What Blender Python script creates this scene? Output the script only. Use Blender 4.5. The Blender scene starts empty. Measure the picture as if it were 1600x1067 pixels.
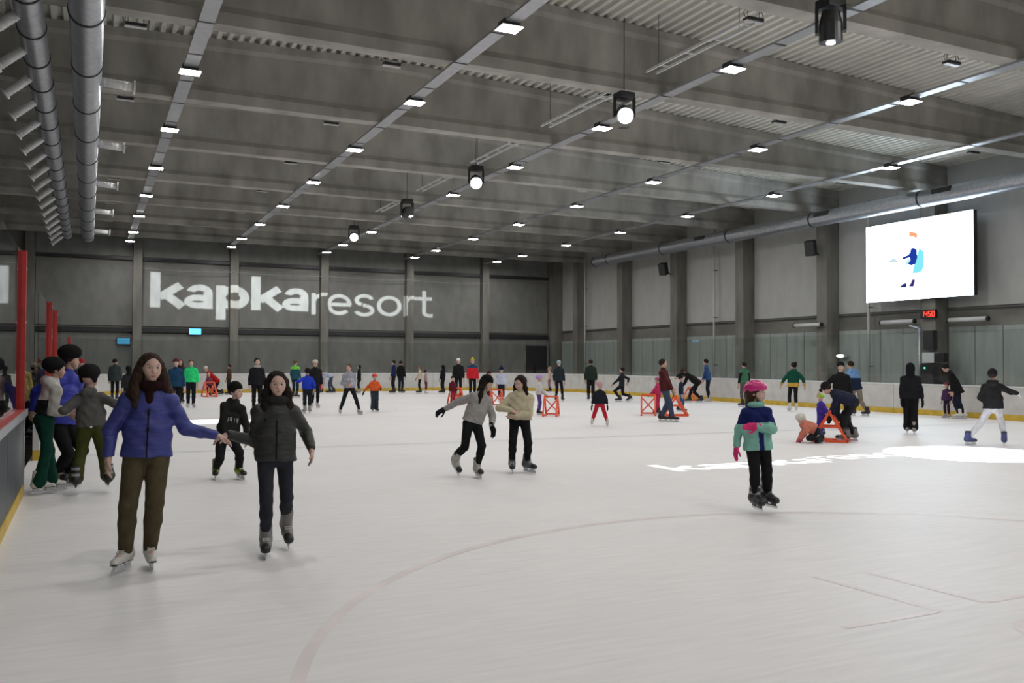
import bpy, math, random
import numpy as np
from mathutils import Vector, Matrix
random.seed(4); np.random.seed(4)
sc = bpy.context.scene
col = sc.collection
# ------------------------------------------------------------------ camera
F = 1380.67; YAW = .4471; PIT = .0224; ROLL = .0037; HC = 1.65
cyw, syw, cpt, spt, crl, srl = math.cos(YAW), math.sin(YAW), math.cos(PIT), math.sin(PIT), math.cos(ROLL), math.sin(ROLL)
FW = np.array([syw*cpt, cyw*cpt, spt]); R0 = np.array([cyw, -syw, 0.]); U0 = np.cross(R0, FW)
RT = crl*R0+srl*U0; UP = -srl*R0+crl*U0
CAM = np.array([0, 0, HC])
cd = bpy.data.cameras.new('camera'); cam = bpy.data.objects.new('camera', cd); col.objects.link(cam)
cd.sensor_width = 36; cd.lens = 36*F/1600; cd.clip_end = 300; cd.clip_start = .05
M = Matrix.Identity(4)
for i in range(3):
    M[i][0] = RT[i]; M[i][1] = UP[i]; M[i][2] = -FW[i]; M[i][3] = CAM[i]
cam.matrix_world = M
sc.camera = cam
# ------------------------------------------------------------------ world, exposure
w = bpy.data.worlds.new('world'); sc.world = w; w.use_nodes = True
w.node_tree.nodes['Background'].inputs[0].default_value = (0, 0, 0, 1)
w.node_tree.nodes['Background'].inputs[1].default_value = 0
sc.view_settings.view_transform = 'Standard'; sc.view_settings.look = 'None'
sc.view_settings.exposure = 0.0; sc.view_settings.gamma = 1.0
sc.view_settings.use_curve_mapping = False
LED = 156.0            # radiance of the ceiling panels
SCREEN = 11.0          # radiance of the video wall
PROJ_WALL = 42000.0   # moving head that throws the logo on the far wall
PROJ_ICE = 7000.0
PROJ_SPOT = 16000.0
# ------------------------------------------------------------------ pixel helpers
def ray(x, y): return FW+RT*((x-800)/F)-UP*((y-533.5)/F)
def ground(x, y, z=0.):
    d = ray(x, y); return CAM+d*((z-HC)/d[2])
def at_x(x, y, X):
    d = ray(x, y); return CAM+d*(X/d[0])
def in_frame(p, m=.25):
    for dx in (-m, m):
        for dy in (-m, m):
            v = np.array([p[0]+dx, p[1]+dy, p[2]])-CAM; d = v @ FW
            if d > .1 and 0 <= 800+F*(v @ RT)/d <= 1600 and 0 <= 533.5-F*(v @ UP)/d <= 1067: return True
    return False
def at_y(x, y, Y):
    d = ray(x, y); return CAM+d*(Y/d[1])
# ------------------------------------------------------------------ materials
MATS = {}
def mat(name, rgb, rough=.6, metal=0., spec=.5, var=.0, vscale=6., bump=0., bscale=60., stretch=(1, 1, 1), emit=None, estr=0., sheen=0.):
    if name in MATS: return MATS[name]
    m = bpy.data.materials.new(name); m.use_nodes = True; MATS[name] = m
    nt = m.node_tree; b = nt.nodes['Principled BSDF']
    b.inputs['Base Color'].default_value = (*rgb, 1); b.inputs['Roughness'].default_value = rough
    b.inputs['Metallic'].default_value = metal; b.inputs['Specular IOR Level'].default_value = spec
    if sheen: b.inputs['Sheen Weight'].default_value = sheen
    if emit:
        b.inputs['Emission Color'].default_value = (*emit, 1); b.inputs['Emission Strength'].default_value = estr
    tc = None
    if var or bump:
        tc = nt.nodes.new('ShaderNodeTexCoord'); mp = nt.nodes.new('ShaderNodeMapping')
        nt.links.new(tc.outputs['Object'], mp.inputs[0]); mp.inputs['Scale'].default_value = stretch
    if var:
        n = nt.nodes.new('ShaderNodeTexNoise'); n.inputs['Scale'].default_value = vscale; n.inputs['Detail'].default_value = 6
        nt.links.new(mp.outputs[0], n.inputs['Vector'])
        r = nt.nodes.new('ShaderNodeMapRange'); r.inputs[1].default_value = .3; r.inputs[2].default_value = .7
        r.inputs[3].default_value = 1-var; r.inputs[4].default_value = 1+var*.6
        nt.links.new(n.outputs['Fac'], r.inputs[0])
        mx = nt.nodes.new('ShaderNodeVectorMath'); mx.operation = 'SCALE'; mx.inputs[0].default_value = rgb
        nt.links.new(r.outputs[0], mx.inputs['Scale']); nt.links.new(mx.outputs[0], b.inputs['Base Color'])
    if bump:
        n2 = nt.nodes.new('ShaderNodeTexNoise'); n2.inputs['Scale'].default_value = bscale; n2.inputs['Detail'].default_value = 4
        nt.links.new(mp.outputs[0], n2.inputs['Vector'])
        bp = nt.nodes.new('ShaderNodeBump'); bp.inputs['Strength'].default_value = bump; bp.inputs['Distance'].default_value = .02
        nt.links.new(n2.outputs['Fac'], bp.inputs['Height']); nt.links.new(bp.outputs[0], b.inputs['Normal'])
    return m
def concrete(name, rgb, streak=(1, 1, 1), var=.3):
    """cast concrete: cloudy stains, drawn out streaks, fine pores"""
    m = mat(name, rgb, .85, spec=.2, var=var, vscale=1.1, bump=.25, bscale=25, stretch=streak)
    return m
def emis(name, rgb, s):
    m = bpy.data.materials.new(name); m.use_nodes = True; nt = m.node_tree
    nt.nodes.remove(nt.nodes['Principled BSDF']); e = nt.nodes.new('ShaderNodeEmission')
    e.inputs[0].default_value = (*rgb, 1); e.inputs[1].default_value = s
    nt.links.new(e.outputs[0], nt.nodes['Material Output'].inputs[0]); return m
def glass(name, tint, refl, rough=.0):
    m = bpy.data.materials.new(name); m.use_nodes = True; nt = m.node_tree
    nt.nodes.remove(nt.nodes['Principled BSDF'])
    t = nt.nodes.new('ShaderNodeBsdfTransparent'); t.inputs[0].default_value = (*tint, 1)
    g = nt.nodes.new('ShaderNodeBsdfGlossy'); g.inputs['Roughness'].default_value = rough
    lw = nt.nodes.new('ShaderNodeLayerWeight'); lw.inputs[0].default_value = .5
    pw = nt.nodes.new('ShaderNodeMath'); pw.operation = 'POWER'; pw.inputs[1].default_value = 4.0
    nt.links.new(lw.outputs['Facing'], pw.inputs[0])
    f = nt.nodes.new('ShaderNodeMath'); f.operation = 'MULTIPLY_ADD'; f.inputs[1].default_value = .8; f.inputs[2].default_value = refl
    nt.links.new(pw.outputs[0], f.inputs[0])
    x = nt.nodes.new('ShaderNodeMixShader')
    nt.links.new(f.outputs[0], x.inputs[0]); nt.links.new(t.outputs[0], x.inputs[1]); nt.links.new(g.outputs[0], x.inputs[2])
    nt.links.new(x.outputs[0], nt.nodes['Material Output'].inputs[0]); return m
def fabric(rgb, kind='cloth'):
    k = 'fabric_%s_%d_%d_%d' % (kind, *[int(c*1000) for c in rgb])
    if kind == 'puffer': return mat(k, rgb, .5, spec=.35, var=.25, vscale=14, bump=.5, bscale=18, stretch=(.6, .6, 2.2))
    if kind == 'knit': return mat(k, rgb, .95, spec=.1, var=.18, vscale=30, bump=.5, bscale=90)
    return mat(k, rgb, .85, spec=.15, var=.25, vscale=12, bump=.45, bscale=22, stretch=(1, 1, .6))
# ------------------------------------------------------------------ mesh helpers
class MB:
    def __init__(s): s.v = []; s.f = []; s.m = []
    def quad_prism(s, pts, h0=None, mi=0): pass
    def add(s, vs, fs, mi=0):
        o = len(s.v); s.v += [tuple(v) for v in vs]; s.f += [tuple(i+o for i in f) for f in fs]; s.m += [mi]*len(fs); return s
    def box(s, c, d, mi=0, R=None):
        x, y, z = d[0]/2, d[1]/2, d[2]/2
        vs = [(-x, -y, -z), (x, -y, -z), (x, y, -z), (-x, y, -z), (-x, -y, z), (x, -y, z), (x, y, z), (-x, y, z)]
        if R is not None: vs = [tuple(R @ Vector(v)) for v in vs]
        vs = [(v[0]+c[0], v[1]+c[1], v[2]+c[2]) for v in vs]
        return s.add(vs, [(0, 3, 2, 1), (4, 5, 6, 7), (0, 1, 5, 4), (1, 2, 6, 5), (2, 3, 7, 6), (3, 0, 4, 7)], mi)
    def bbox(s, x0, x1, y0, y1, z0, z1, mi=0):
        return s.box(((x0+x1)/2, (y0+y1)/2, (z0+z1)/2), (x1-x0, y1-y0, z1-z0), mi)
    def tube(s, a, b, ra, rb=None, n=12, mi=0, cap=True):
        rb = ra if rb is None else rb
        a = Vector(a); b = Vector(b); d = (b-a).normalized()
        u = d.orthogonal().normalized(); w_ = d.cross(u)
        vs = []
        for p, r in ((a, ra), (b, rb)):
            for i in range(n):
                t = 2*math.pi*i/n; vs.append(p+u*(r*math.cos(t))+w_*(r*math.sin(t)))
        fs = [(i, (i+1) % n, n+(i+1) % n, n+i) for i in range(n)]
        if cap: fs += [tuple(range(n))[::-1], tuple(range(n, 2*n))]
        return s.add(vs, fs, mi)
    def bar(s, a, b, wd, ht, mi=0, up=(0, 0, 1)):
        a = Vector(a); b = Vector(b); d = (b-a); L = d.length; d.normalize(); u = Vector(up)
        if abs(d.dot(u)) > .98: u = Vector((1, 0, 0))
        sd = d.cross(u).normalized(); u = sd.cross(d)
        R = Matrix((sd, d, u)).transposed()
        return s.box((a+b)/2, (wd, L, ht), mi, R)
    def extrude(s, prof, axis, a, b, mi=0):
        """closed 2D profile swept along axis x or y from a to b; prof in (other, z)"""
        n = len(prof); vs = []
        for t in (a, b):
            for p, z in prof: vs.append((t, p, z) if axis == 'x' else (p, t, z))
        fs = [(i, (i+1) % n, n+(i+1) % n, n+i) for i in range(n)]+[tuple(range(n))[::-1], tuple(range(n, 2*n))]
        return s.add(vs, fs, mi)
    def build(s, name, mats, parent=None, smooth=False, loc=None):
        me = bpy.data.meshes.new(name); 
        if loc is not None: s.v = [(v[0]-loc[0], v[1]-loc[1], v[2]-loc[2]) for v in s.v]
        me.from_pydata(s.v, [], s.f)
        for m in (mats if isinstance(mats, (list, tuple)) else [mats]): me.materials.append(m)
        me.polygons.foreach_set('material_index', s.m)
        import bmesh
        bm = bmesh.new(); bm.from_mesh(me); bmesh.ops.recalc_face_normals(bm, faces=bm.faces); bm.to_mesh(me); bm.free()
        if smooth:
            me.polygons.foreach_set('use_smooth', [len(p.vertices) == 4 for p in me.polygons])
        return link(name, me, parent, loc)
def link(name, me, parent=None, loc=None):
    o = bpy.data.objects.new(name, me); col.objects.link(o)
    if parent: o.parent = parent
    if loc is not None: o.location = loc
    return o
def empty(name, loc=(0, 0, 0), rz=0):
    o = bpy.data.objects.new(name, None); col.objects.link(o); o.location = loc; o.rotation_euler = (0, 0, rz); o.empty_display_size = .2; return o
def tag(o, label=None, cat=None, group=None, kind=None):
    if label: o['label'] = label
    if cat: o['category'] = cat
    if group: o['group'] = group
    if kind: o['kind'] = kind
    return o
def copy_tree(o, parent=None):
    c = o.copy(); col.objects.link(c); c.parent = parent
    for ch in o.children: copy_tree(ch, c)
    return c
# ------------------------------------------------------------------ shared materials
M_conc = concrete('concrete_beam', (.42, .405, .37), (1, 1, .45), .36)
M_col = concrete('concrete_column', (.25, .24, .215), (2, 2, .4))
M_deck = mat('roof_deck', (.74, .73, .67), .5, spec=.4, var=.1, vscale=2)
M_galv = mat('galvanised', (.50, .52, .56), .38, metal=.75, var=.18, vscale=9, bump=.1, bscale=40)
M_tray = mat('tray_metal', (.46, .47, .50), .35, metal=.55, var=.12, vscale=7)
M_black = mat('black_plastic', (.012, .012, .014), .45, var=.2)
M_dark = mat('dark_steel', (.05, .05, .052), .5, metal=.4, var=.2)
M_white = mat('white_plastic', (.72, .73, .74), .4, var=.06)
M_red = mat('red_post', (.42, .025, .02), .4, var=.15, vscale=9)
M_orange = mat('orange_tube', (.80, .10, .03), .35, var=.12, vscale=14)
M_yellow = mat('yellow_kick', (.62, .42, .045), .5, var=.2, vscale=5)
M_board = mat('board_white', (.60, .59, .57), .45, var=.12, vscale=3, bump=.05)
# ================================================================== STRUCTURE
XL, XR, Y0, YF = -9.0, 30.3, -22.0, 55.5
BX_L, BX_R, BY_F, BY_N = -.70, 23.9, 46.5, -13.5
S = 5.5615; LY0 = 15.497; LZ = 8.15
ROWS = [1.995, 7.347, 12.854, 18.431, 24.122]
ZS = 8.30              # beam soffit
BEAMS = [18.32+S*n for n in range(-7, 7)]
RIDGE = 7.5
def deck_z(x): return 10.10-.034*abs(x-RIDGE)
# ice
def ice_material():
    m = bpy.data.materials.new('ice'); m.use_nodes = True; nt = m.node_tree; b = nt.nodes['Principled BSDF']
    tc = nt.nodes.new('ShaderNodeTexCoord')
    def noise(sc_, det, st=(1, 1, 1), rot=0):
        mp = nt.nodes.new('ShaderNodeMapping'); mp.inputs['Scale'].default_value = st; mp.inputs['Rotation'].default_value = (0, 0, rot)
        nt.links.new(tc.outputs['Object'], mp.inputs[0])
        n = nt.nodes.new('ShaderNodeTexNoise'); n.inputs['Scale'].default_value = sc_; n.inputs['Detail'].default_value = det
        nt.links.new(mp.outputs[0], n.inputs['Vector']); return n.outputs['Fac']
    a = noise(.35, 5); c = noise(2.0, 8, (1, 9, 1), .5); e = noise(2.0, 8, (1, 11, 1), -.8)
    ad = nt.nodes.new('ShaderNodeMath'); ad.operation = 'ADD'; nt.links.new(a, ad.inputs[0]); nt.links.new(c, ad.inputs[1])
    ad2 = nt.nodes.new('ShaderNodeMath'); ad2.operation = 'ADD'; nt.links.new(ad.outputs[0], ad2.inputs[0]); nt.links.new(e, ad2.inputs[1])
    r = nt.nodes.new('ShaderNodeValToRGB')
    r.color_ramp.elements[0].position = .38; r.color_ramp.elements[0].color = (.70, .685, .69, 1)
    r.color_ramp.elements[1].position = .62; r.color_ramp.elements[1].color = (.79, .775, .775, 1)
    dv = nt.nodes.new('ShaderNodeMath'); dv.operation = 'DIVIDE'; dv.inputs[1].default_value = 3
    nt.links.new(ad2.outputs[0], dv.inputs[0]); nt.links.new(dv.outputs[0], r.inputs[0]); nt.links.new(r.outputs[0], b.inputs['Base Color'])
    b.inputs['Roughness'].default_value = .5; b.inputs['Specular IOR Level'].default_value = .12
    bp = nt.nodes.new('ShaderNodeBump'); bp.inputs['Strength'].default_value = .15; bp.inputs['Distance'].default_value = .01
    nt.links.new(ad2.outputs[0], bp.inputs['Height']); nt.links.new(bp.outputs[0], b.inputs['Normal'])
    return m
M_ice = ice_material()
fl = MB().bbox(BX_L-.15, BX_R+.15, BY_N-.2, BY_F+.15, -.12, 0).build('floor', M_ice); tag(fl, 'scraped white ice sheet of the rink', kind='structure')
M_ground = concrete('concourse_floor', (.10, .10, .10))
g = MB().bbox(XL, XR, Y0, YF, -.22, -.121).build('floor_slab', M_ground); tag(g, 'dark concrete slab around the ice sheet', kind='structure')
M_pink = mat('ice_paint_red', (.72, .655, .66), .45, spec=.3, var=.12, vscale=3)
M_gray = mat('ice_paint_blue', (.62, .62, .655), .45, spec=.3, var=.10, vscale=3)
def ring(cx, cy, r, wd, name):
    mb = MB(); n = 160
    vs = []
    for i in range(n):
        t = 2*math.pi*i/n
        for rr in (r-wd/2, r+wd/2): vs.append((cx+rr*math.cos(t), cy+rr*math.sin(t), .0015))
    mb.add(vs, [(2*i, 2*i+1, (2*i+3) % (2*n), (2*i+2) % (2*n)) for i in range(n)])
    return mb.build(name, M_pink, fl)
ring(5.3, 3.3, 4.5, .085, 'circle_line')
mb = MB(); vs = [(5.45+.3*math.cos(t*.2), 3.45+.3*math.sin(t*.2), .0015) for t in range(32)]
mb.add(vs, [tuple(range(32))]).build('faceoff_spot', M_pink, fl)
def icemark(pts, wd, m, name):
    mb = MB()
    for a, b in zip(pts[:-1], pts[1:]):
        a = Vector((*a, 0)); b = Vector((*b, 0)); d = (b-a).normalized(); n = Vector((-d.y, d.x, 0))*wd/2
        a += d*wd/2
        mb.add([(p.x, p.y, .0015) for p in (a-n, b-n, b+n, a+n)], [(0, 1, 2, 3)])
    return mb.build(name, m, fl)
icemark([(5.07, 5.2), (5.13, 4.1), (4.26, 4.1)], .06, M_pink, 'hash_mark')
icemark([(5.55, 5.15), (5.60, 4.12), (6.5, 4.12)], .06, M_pink, 'hash_mark')
icemark([(BX_L, 17.0), (BX_R, 16.2)], .22, M_gray, 'zone_line')
for c_, r_ in (((5.3, 30.5), 4.5), ((18, 30.5), 4.5)):
    ring(c_[0], c_[1], r_, .08, 'circle_line')

# ---- roof: corrugated deck, one sheet per bay
pitch = .27
def deck_bay(y0, y1):
    prof = []
    x = XL
    while x < XR-.01:
        for dx, dz in ((0, 0), (.11, 0), (.14, .12), (.24, .12)):
            xx = min(x+dx, XR); prof.append((xx, deck_z(xx)+dz))
        x += pitch
    prof.append((XR, deck_z(XR)))
    n = len(prof); vs = [(p, y0, z) for p, z in prof]+[(p, y1, z) for p, z in prof]
    return MB().add(vs, [(i, i+1, n+i+1, n+i) for i in range(n-1)])
ceil = empty('ceiling'); tag(ceil, 'pale corrugated metal roof deck between the concrete beams', kind='structure')
ys = [Y0]+BEAMS+[YF]
for a, b in zip(ys[:-1], ys[1:]): deck_bay(a, b).build('deck_sheet', M_deck, ceil)
MB().bbox(XL, XR, Y0, YF, 10.30, 10.5).build('roof_board', M_dark, ceil)
# ---- precast I beams with gabled tops
for k, y in enumerate(BEAMS):
    mb = MB(); hb, ht = .21, .10
    xs = [XL, RIDGE, XR]
    for x0, x1 in ((XL, RIDGE), (RIDGE, XR)):
        vs = []
        for x in (x0, x1):
            zt = deck_z(x)-.01
            pr = [(-hb, ZS), (hb, ZS), (hb, ZS+.24), (ht, ZS+.40), (ht, zt-.30), (hb-.03, zt-.2), (hb-.03, zt), (-hb+.03, zt), (-hb+.03, zt-.2), (-ht, zt-.30), (-ht, ZS+.40), (-hb, ZS+.24)]
            vs += [(x, y+p, z) for p, z in pr]
        n = 12
        mb.add(vs, [(i, (i+1) % n, n+(i+1) % n, n+i) for i in range(n)]+[tuple(range(n))[::-1], tuple(range(n, 2*n))])
    o = mb.build('roof_beam', M_conc, ceil)
    MB().bbox(XL, XR, y-hb+.004, y+hb-.004, ZS-.012, ZS).build('soffit', M_conc, o)
# ---- walls
M_wr = mat('wall_cladding', (.52, .52, .505), .6, spec=.3, var=.08, vscale=2, stretch=(1, 1, .5))
M_wf = mat('wall_far_panel', (.25, .25, .237), .7, spec=.2, var=.14, vscale=2, stretch=(1, 1, .5))
M_band = concrete('wall_band', (.24, .235, .215), (.4, .4, 1))
M_low = mat('wall_lower_panel', (.40, .435, .415), .35, spec=.5, var=.12, vscale=1.5, stretch=(3, 3, .4))
M_ledge = mat('ledge_steel', (.12, .12, .115), .6)
M_wl = M_wf
wr = MB().bbox(XR, XR+.25, Y0, YF, -.2, 10.5).build('wall_right', M_band); tag(wr, kind='structure')
wf = MB().bbox(XL-.25, XR+.25, YF, YF+.25, -.2, 10.5).build('wall_far', M_band); tag(wf, kind='structure')
wl = MB().bbox(XL-.25, XL, Y0, YF, -.2, 10.5).build('wall_left', M_wl); tag(wl, kind='structure')
wn = MB().bbox(XL-.25, XR+.25, Y0-.25, Y0, -.2, 10.5).build('wall_near', M_wl); tag(wn, kind='structure')
def bevbox(x0, x1, y0, y1, z0, z1, name, m, parent): return MB().bbox(x0, x1, y0, y1, z0, z1).build(name, m, parent)
cols_y = [y+.15 for y in BEAMS]+[YF-.3]
for y in cols_y:
    if y > 12: 
        bevbox(29.55, XR, y-.30, y+.30, -.2, ZS+.3, 'column', M_col, wr)
        bevbox(29.85, XR, y+.30, y+.62, -.2, ZS+.1, 'pilaster', M_band, wr)
for a, b in zip(cols_y[:-1], cols_y[1:]):
    if b < 10: continue
    bevbox(XR-.06, XR, a+.65, b-.33, 3.80, 10.0, 'cladding_panel', M_wr, wr)
    n = 4; wd = (b-a-1.0)/n
    for i in range(n):
        bevbox(XR-.09, XR, a+.66+i*wd, a+.66+(i+1)*wd-.03, .0, 3.05, 'lower_panel', M_low, wr)
    bevbox(XR-.10, XR, a+.65, b-.33, 3.70, 3.77, 'ledge', M_ledge, wr)
cols_x = [-8.3, -2.95, 2.51, 7.88, 13.35, 18.98, 24.4]
for x in cols_x: bevbox(x-.24, x+.24, YF-.5, YF, -.2, 9.2, 'column', M_col, wf)
bevbox(29.6, XR, YF-.7, YF, -.2, 9.0, 'column', M_col, wf)
fx = cols_x+[29.6]
for a, b in zip(fx[:-1], fx[1:]):
    bevbox(a+.27, b-.27, YF-.08, YF, 7.62, 9.9, 'cladding_panel', M_wf, wf)
    bevbox(a+.27, b-.27, YF-.08, YF, 3.62, 7.12, 'cladding_panel', M_wf, wf)
    bevbox(a+.24, b-.24, YF-.22, YF, 7.40, 7.56, 'rail', M_dark, wf)
    bevbox(a+.24, b-.24, YF-.20, YF, 3.25, 3.50, 'rail', M_dark, wf)
    bevbox(a+.27, b-.27, YF-.08, YF, .1, 3.18, 'lower_panel', M_wf, wf)
# dark door openings behind the far right corner of the boards
M_door = mat('door_dark', (.02, .02, .022), .6, var=.2)
d1 = bevbox(27.6, 29.3, YF-.14, YF-.082, 0, 2.75, 'door_1', M_door, None); tag(d1, 'dark gate opening in the far wall', kind='structure')
bevbox(27.5, 27.6, YF-.2, YF-.082, 0, 2.85, 'door_frame', M_band, d1); bevbox(29.3, 29.4, YF-.2, YF-.082, 0, 2.85, 'door_frame', M_band, d1)
# net rope strung across the far end
mb = MB(); pts = []
for x0, x1 in zip(cols_x[2:-1], cols_x[3:]):
    for i in range(9):
        t = i/8; pts.append((x0+(x1-x0)*t, YF-.512, 6.95-.9*t*(1-t)*.35))
for a, b in zip(pts[:-1], pts[1:]): mb.tube(a, b, .012, n=5)
tag(mb.build('net_rope', mat('rope', (.45, .45, .43), .8)), 'thin pale rope carrying the end net', 'rope')

# ---- rink boards with kick plate, rail, glass
def board_path():
    P = []
    rL, rR = 4.0, 6.5
    y = 16.4
    while y < BY_F-rL-.1: P.append((BX_L, y)); y += 2.6
    for i in range(7):
        t = math.pi-math.pi/2*i/6; P.append((BX_L+rL+rL*math.cos(t), BY_F-rL+rL*math.sin(t)))
    x = BX_L+rL+2.4
    while x < BX_R-rR-.6: P.append((x, BY_F)); x += 2.4
    for i in range(9):
        t = math.pi/2-math.pi/2*i/8; P.append((BX_R-rR+rR*math.cos(t), BY_F-rR+rR*math.sin(t)))
    y = BY_F-rR-2.4
    while y > BY_N: P.append((BX_R, y)); y -= 2.4
    P.append((BX_R, BY_N))
    return P
M_glass = glass('rink_glass', (.93, .95, .94), .035)
M_gedge = mat('glass_post', (.36, .37, .37), .4, metal=.5)
boards = empty('rink_boards', (0, 0, 0)); tag(boards, 'white rink boards with yellow kick plate and clear glass running round the ice', 'rink boards')
P = board_path(); BH = .98
for k, (a, b) in enumerate(zip(P[:-1], P[1:])):
    A = Vector((*a, 0)); B = Vector((*b, 0)); d = (B-A).normalized(); n = Vector((-d.y, d.x, 0)); L = (B-A).length
    if L < .05: continue
    a2 = A+d*.006; b2 = B-d*.006
    def seg(z0, z1, t0, t1, name, m):
        mb = MB(); q = []
        for p in (a2, b2):
            for t, z in ((t0, z0), (t1, z0), (t1, z1), (t0, z1)): q.append((p.x+n.x*t, p.y+n.y*t, z))
        mb.add(q, [(0, 1, 2, 3), (7, 6, 5, 4), (0, 4, 5, 1), (1, 5, 6, 2), (2, 6, 7, 3), (3, 7, 4, 0)]); return mb.build(name, m, boards)
    seg(.17, BH-.04, 0, .10, 'board_panel', M_board)
    seg(.0, .17, -.012, .10, 'kick_plate', M_yellow)
    seg(BH-.04, BH, -.02, .13, 'top_rail', M_white if a[0] > -.5 else M_red)
    if k % 1 == 0 and A.x > -.6:
        seg(BH, BH+1.65, .045, .057, 'glass_pane', M_glass)
    if a[0] <= -.6 and abs(a[0]-BX_L) < .01:
        pass
M_redmark = mat('red_mark', (.5, .03, .03), .5)
for yy in (20.0,):
    bevbox(BX_R-.016, BX_R-.012, yy, yy+.35, .0, .17, 'line_mark', M_redmark, boards)
# left side: near boards, red rail, glass with red posts, gate opening at 12.4..16.4
nearb = empty('gate_boards', (0, 0, 0)); tag(nearb, 'near rink boards with red top rail, red posts and tall glass beside the gate', 'rink boards')
M_panel = mat('scuffed_panel', (.05, .062, .072), .35, spec=.15, var=.35, vscale=3, stretch=(1, 1, .5))
M_gl2 = glass('near_glass', (.80, .83, .83), .06)
M_alu = mat('aluminium', (.55, .56, .58), .35, metal=.7)
yy = 12.35
while yy > -6:
    y2 = yy-2.4
    bevbox(BX_L-.09, BX_L, y2+.01, yy-.01, .12, .98, 'board_panel', M_panel, nearb)
    bevbox(BX_L-.10, BX_L+.015, y2, yy, 0, .12, 'kick_plate', M_yellow, nearb)
    bevbox(BX_L-.16, BX_L+.03, y2, yy, 1.0, 1.05, 'top_rail', M_red, nearb)
    bevbox(BX_L+.03, BX_L+.045, y2, yy, .97, 1.05, 'rail_edge', M_alu, nearb)
    gp = bevbox(-.006, .006, -1.15, 1.15, 1.05, 2.95, 'glass_pane', M_gl2, nearb)
    gp.location = (BX_L-.05, (y2+yy)/2+.01, 0); gp.rotation_euler = (0, 0, -.008)
    yy = y2
    break_ = 0
def post(y, top, x=BX_L):
    p = MB().bbox(x-.09, x+.01, y-.05, y+.05, 1.0, top).build('post', M_red, nearb)
    for z in (1.5, 2.1, 2.75):
        MB().tube((x+.01, y, z), (x+.02, y, z), .012, n=8).build('bolt', M_alu, p)
    return p
post(12.25, 2.97)
bevbox(BX_L-.09, BX_L+.01, 12.35, 12.42, .05, 1.0, 'gate_jamb', M_alu, nearb)
for y, t in ((20.8, 2.85), (24.3, 2.85), (41.5, 2.6)):
    p = post(y, t)
    if y < 21:
        for z in (2.2, 1.35):
            s_ = MB().bbox(BX_L+.011, BX_L+.014, y-.045, y+.045, z-.1, z+.1).build('sticker', M_white, p)
            MB().tube((BX_L+.0142, y, z), (BX_L+.016, y, z), .035, n=16).build('emblem', M_black, p)
for a, b in ((16.5, 20.7), (20.9, 24.2), (24.4, 30)):
    bevbox(BX_L-.055, BX_L-.043, a, b, 1.05, 2.8, 'glass_pane', M_gl2, nearb)

# ================================================================== LIGHTING FIXTURES
E_led = emis('led_panel', (1.0, .985, .96), LED)
def make_lamp():
    r = empty('ceiling_light')
    MB().box((0, 0, .085), (.34, .30, .13)).build('housing', M_dark, r)
    MB().box((0, 0, .165), (.16, .34, .03)).build('bracket', M_dark, r)
    MB().box((0, 0, .012), (.46, .40, .018)).build('frame', M_white, r)
    MB().add([(-.215, -.185, 0), (.215, -.185, 0), (.215, .185, 0), (-.215, .185, 0)], [(3, 2, 1, 0)]).build('diffuser', E_led, r)
    return tag(r, 'bright square LED panel fixed under a long ceiling tray', 'ceiling light', 'LED panels under the ceiling trays')
proto = None
ROWLAB = ['beside the spiral ducts', 'left of the roof ridge', 'beside the stage lights', 'midway between stage lights and video wall', 'closest to the video wall']
for X, rl_ in zip(ROWS, ROWLAB):
    for j in range(-6, 8):
        Y = LY0+S*j if j < 7 else LY0+S*6+3.79
        if Y < -16: continue
        if proto is None: o = proto = make_lamp()
        else: o = copy_tree(proto)
        o.location = (X, Y, LZ)
        off = '' if in_frame((X, Y, LZ)) else '_offscreen'      # the rows go on past the edge of the picture, along the same trays
        o.name = 'ceiling_light'+off
        for ch in o.children:
            if ch.name.startswith('diffuser'): ch.name = 'diffuser'+off
        tag(o, 'bright square LED panel under the cable tray '+rl_, None, 'LED panels on the tray '+rl_)
# fix: diffuser normal must face down
# trays
tray_lab = ['grey cable tray beside the spiral ducts carrying LED panels', 'grey cable tray left of the roof ridge carrying LED panels',
            'grey cable tray running beside the stage lights', 'grey cable tray midway between stage lights and video wall', 'grey cable tray closest to the video wall']
for X, lab in zip(ROWS, tray_lab):
    t = empty('cable_tray', (X, 0, 0)); tag(t, lab, 'cable tray')
    n = 0; y = -18.0
    while y < 54.5:
        y2 = min(y+2.0, 54.6)
        mb = MB(); mb.bbox(-.15, .15, y+.012, y2-.012, 8.235, 8.245); mb.bbox(-.15, -.142, y+.012, y2-.012, 8.245, 8.282); mb.bbox(.142, .15, y+.012, y2-.012, 8.245, 8.282)
        mb.build('tray_section', M_tray, t)
        MB().bbox(-.156, .156, y2-.03, y2+.03, 8.228, 8.234).build('joint_strap', M_dark, t)
        y = y2
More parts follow.
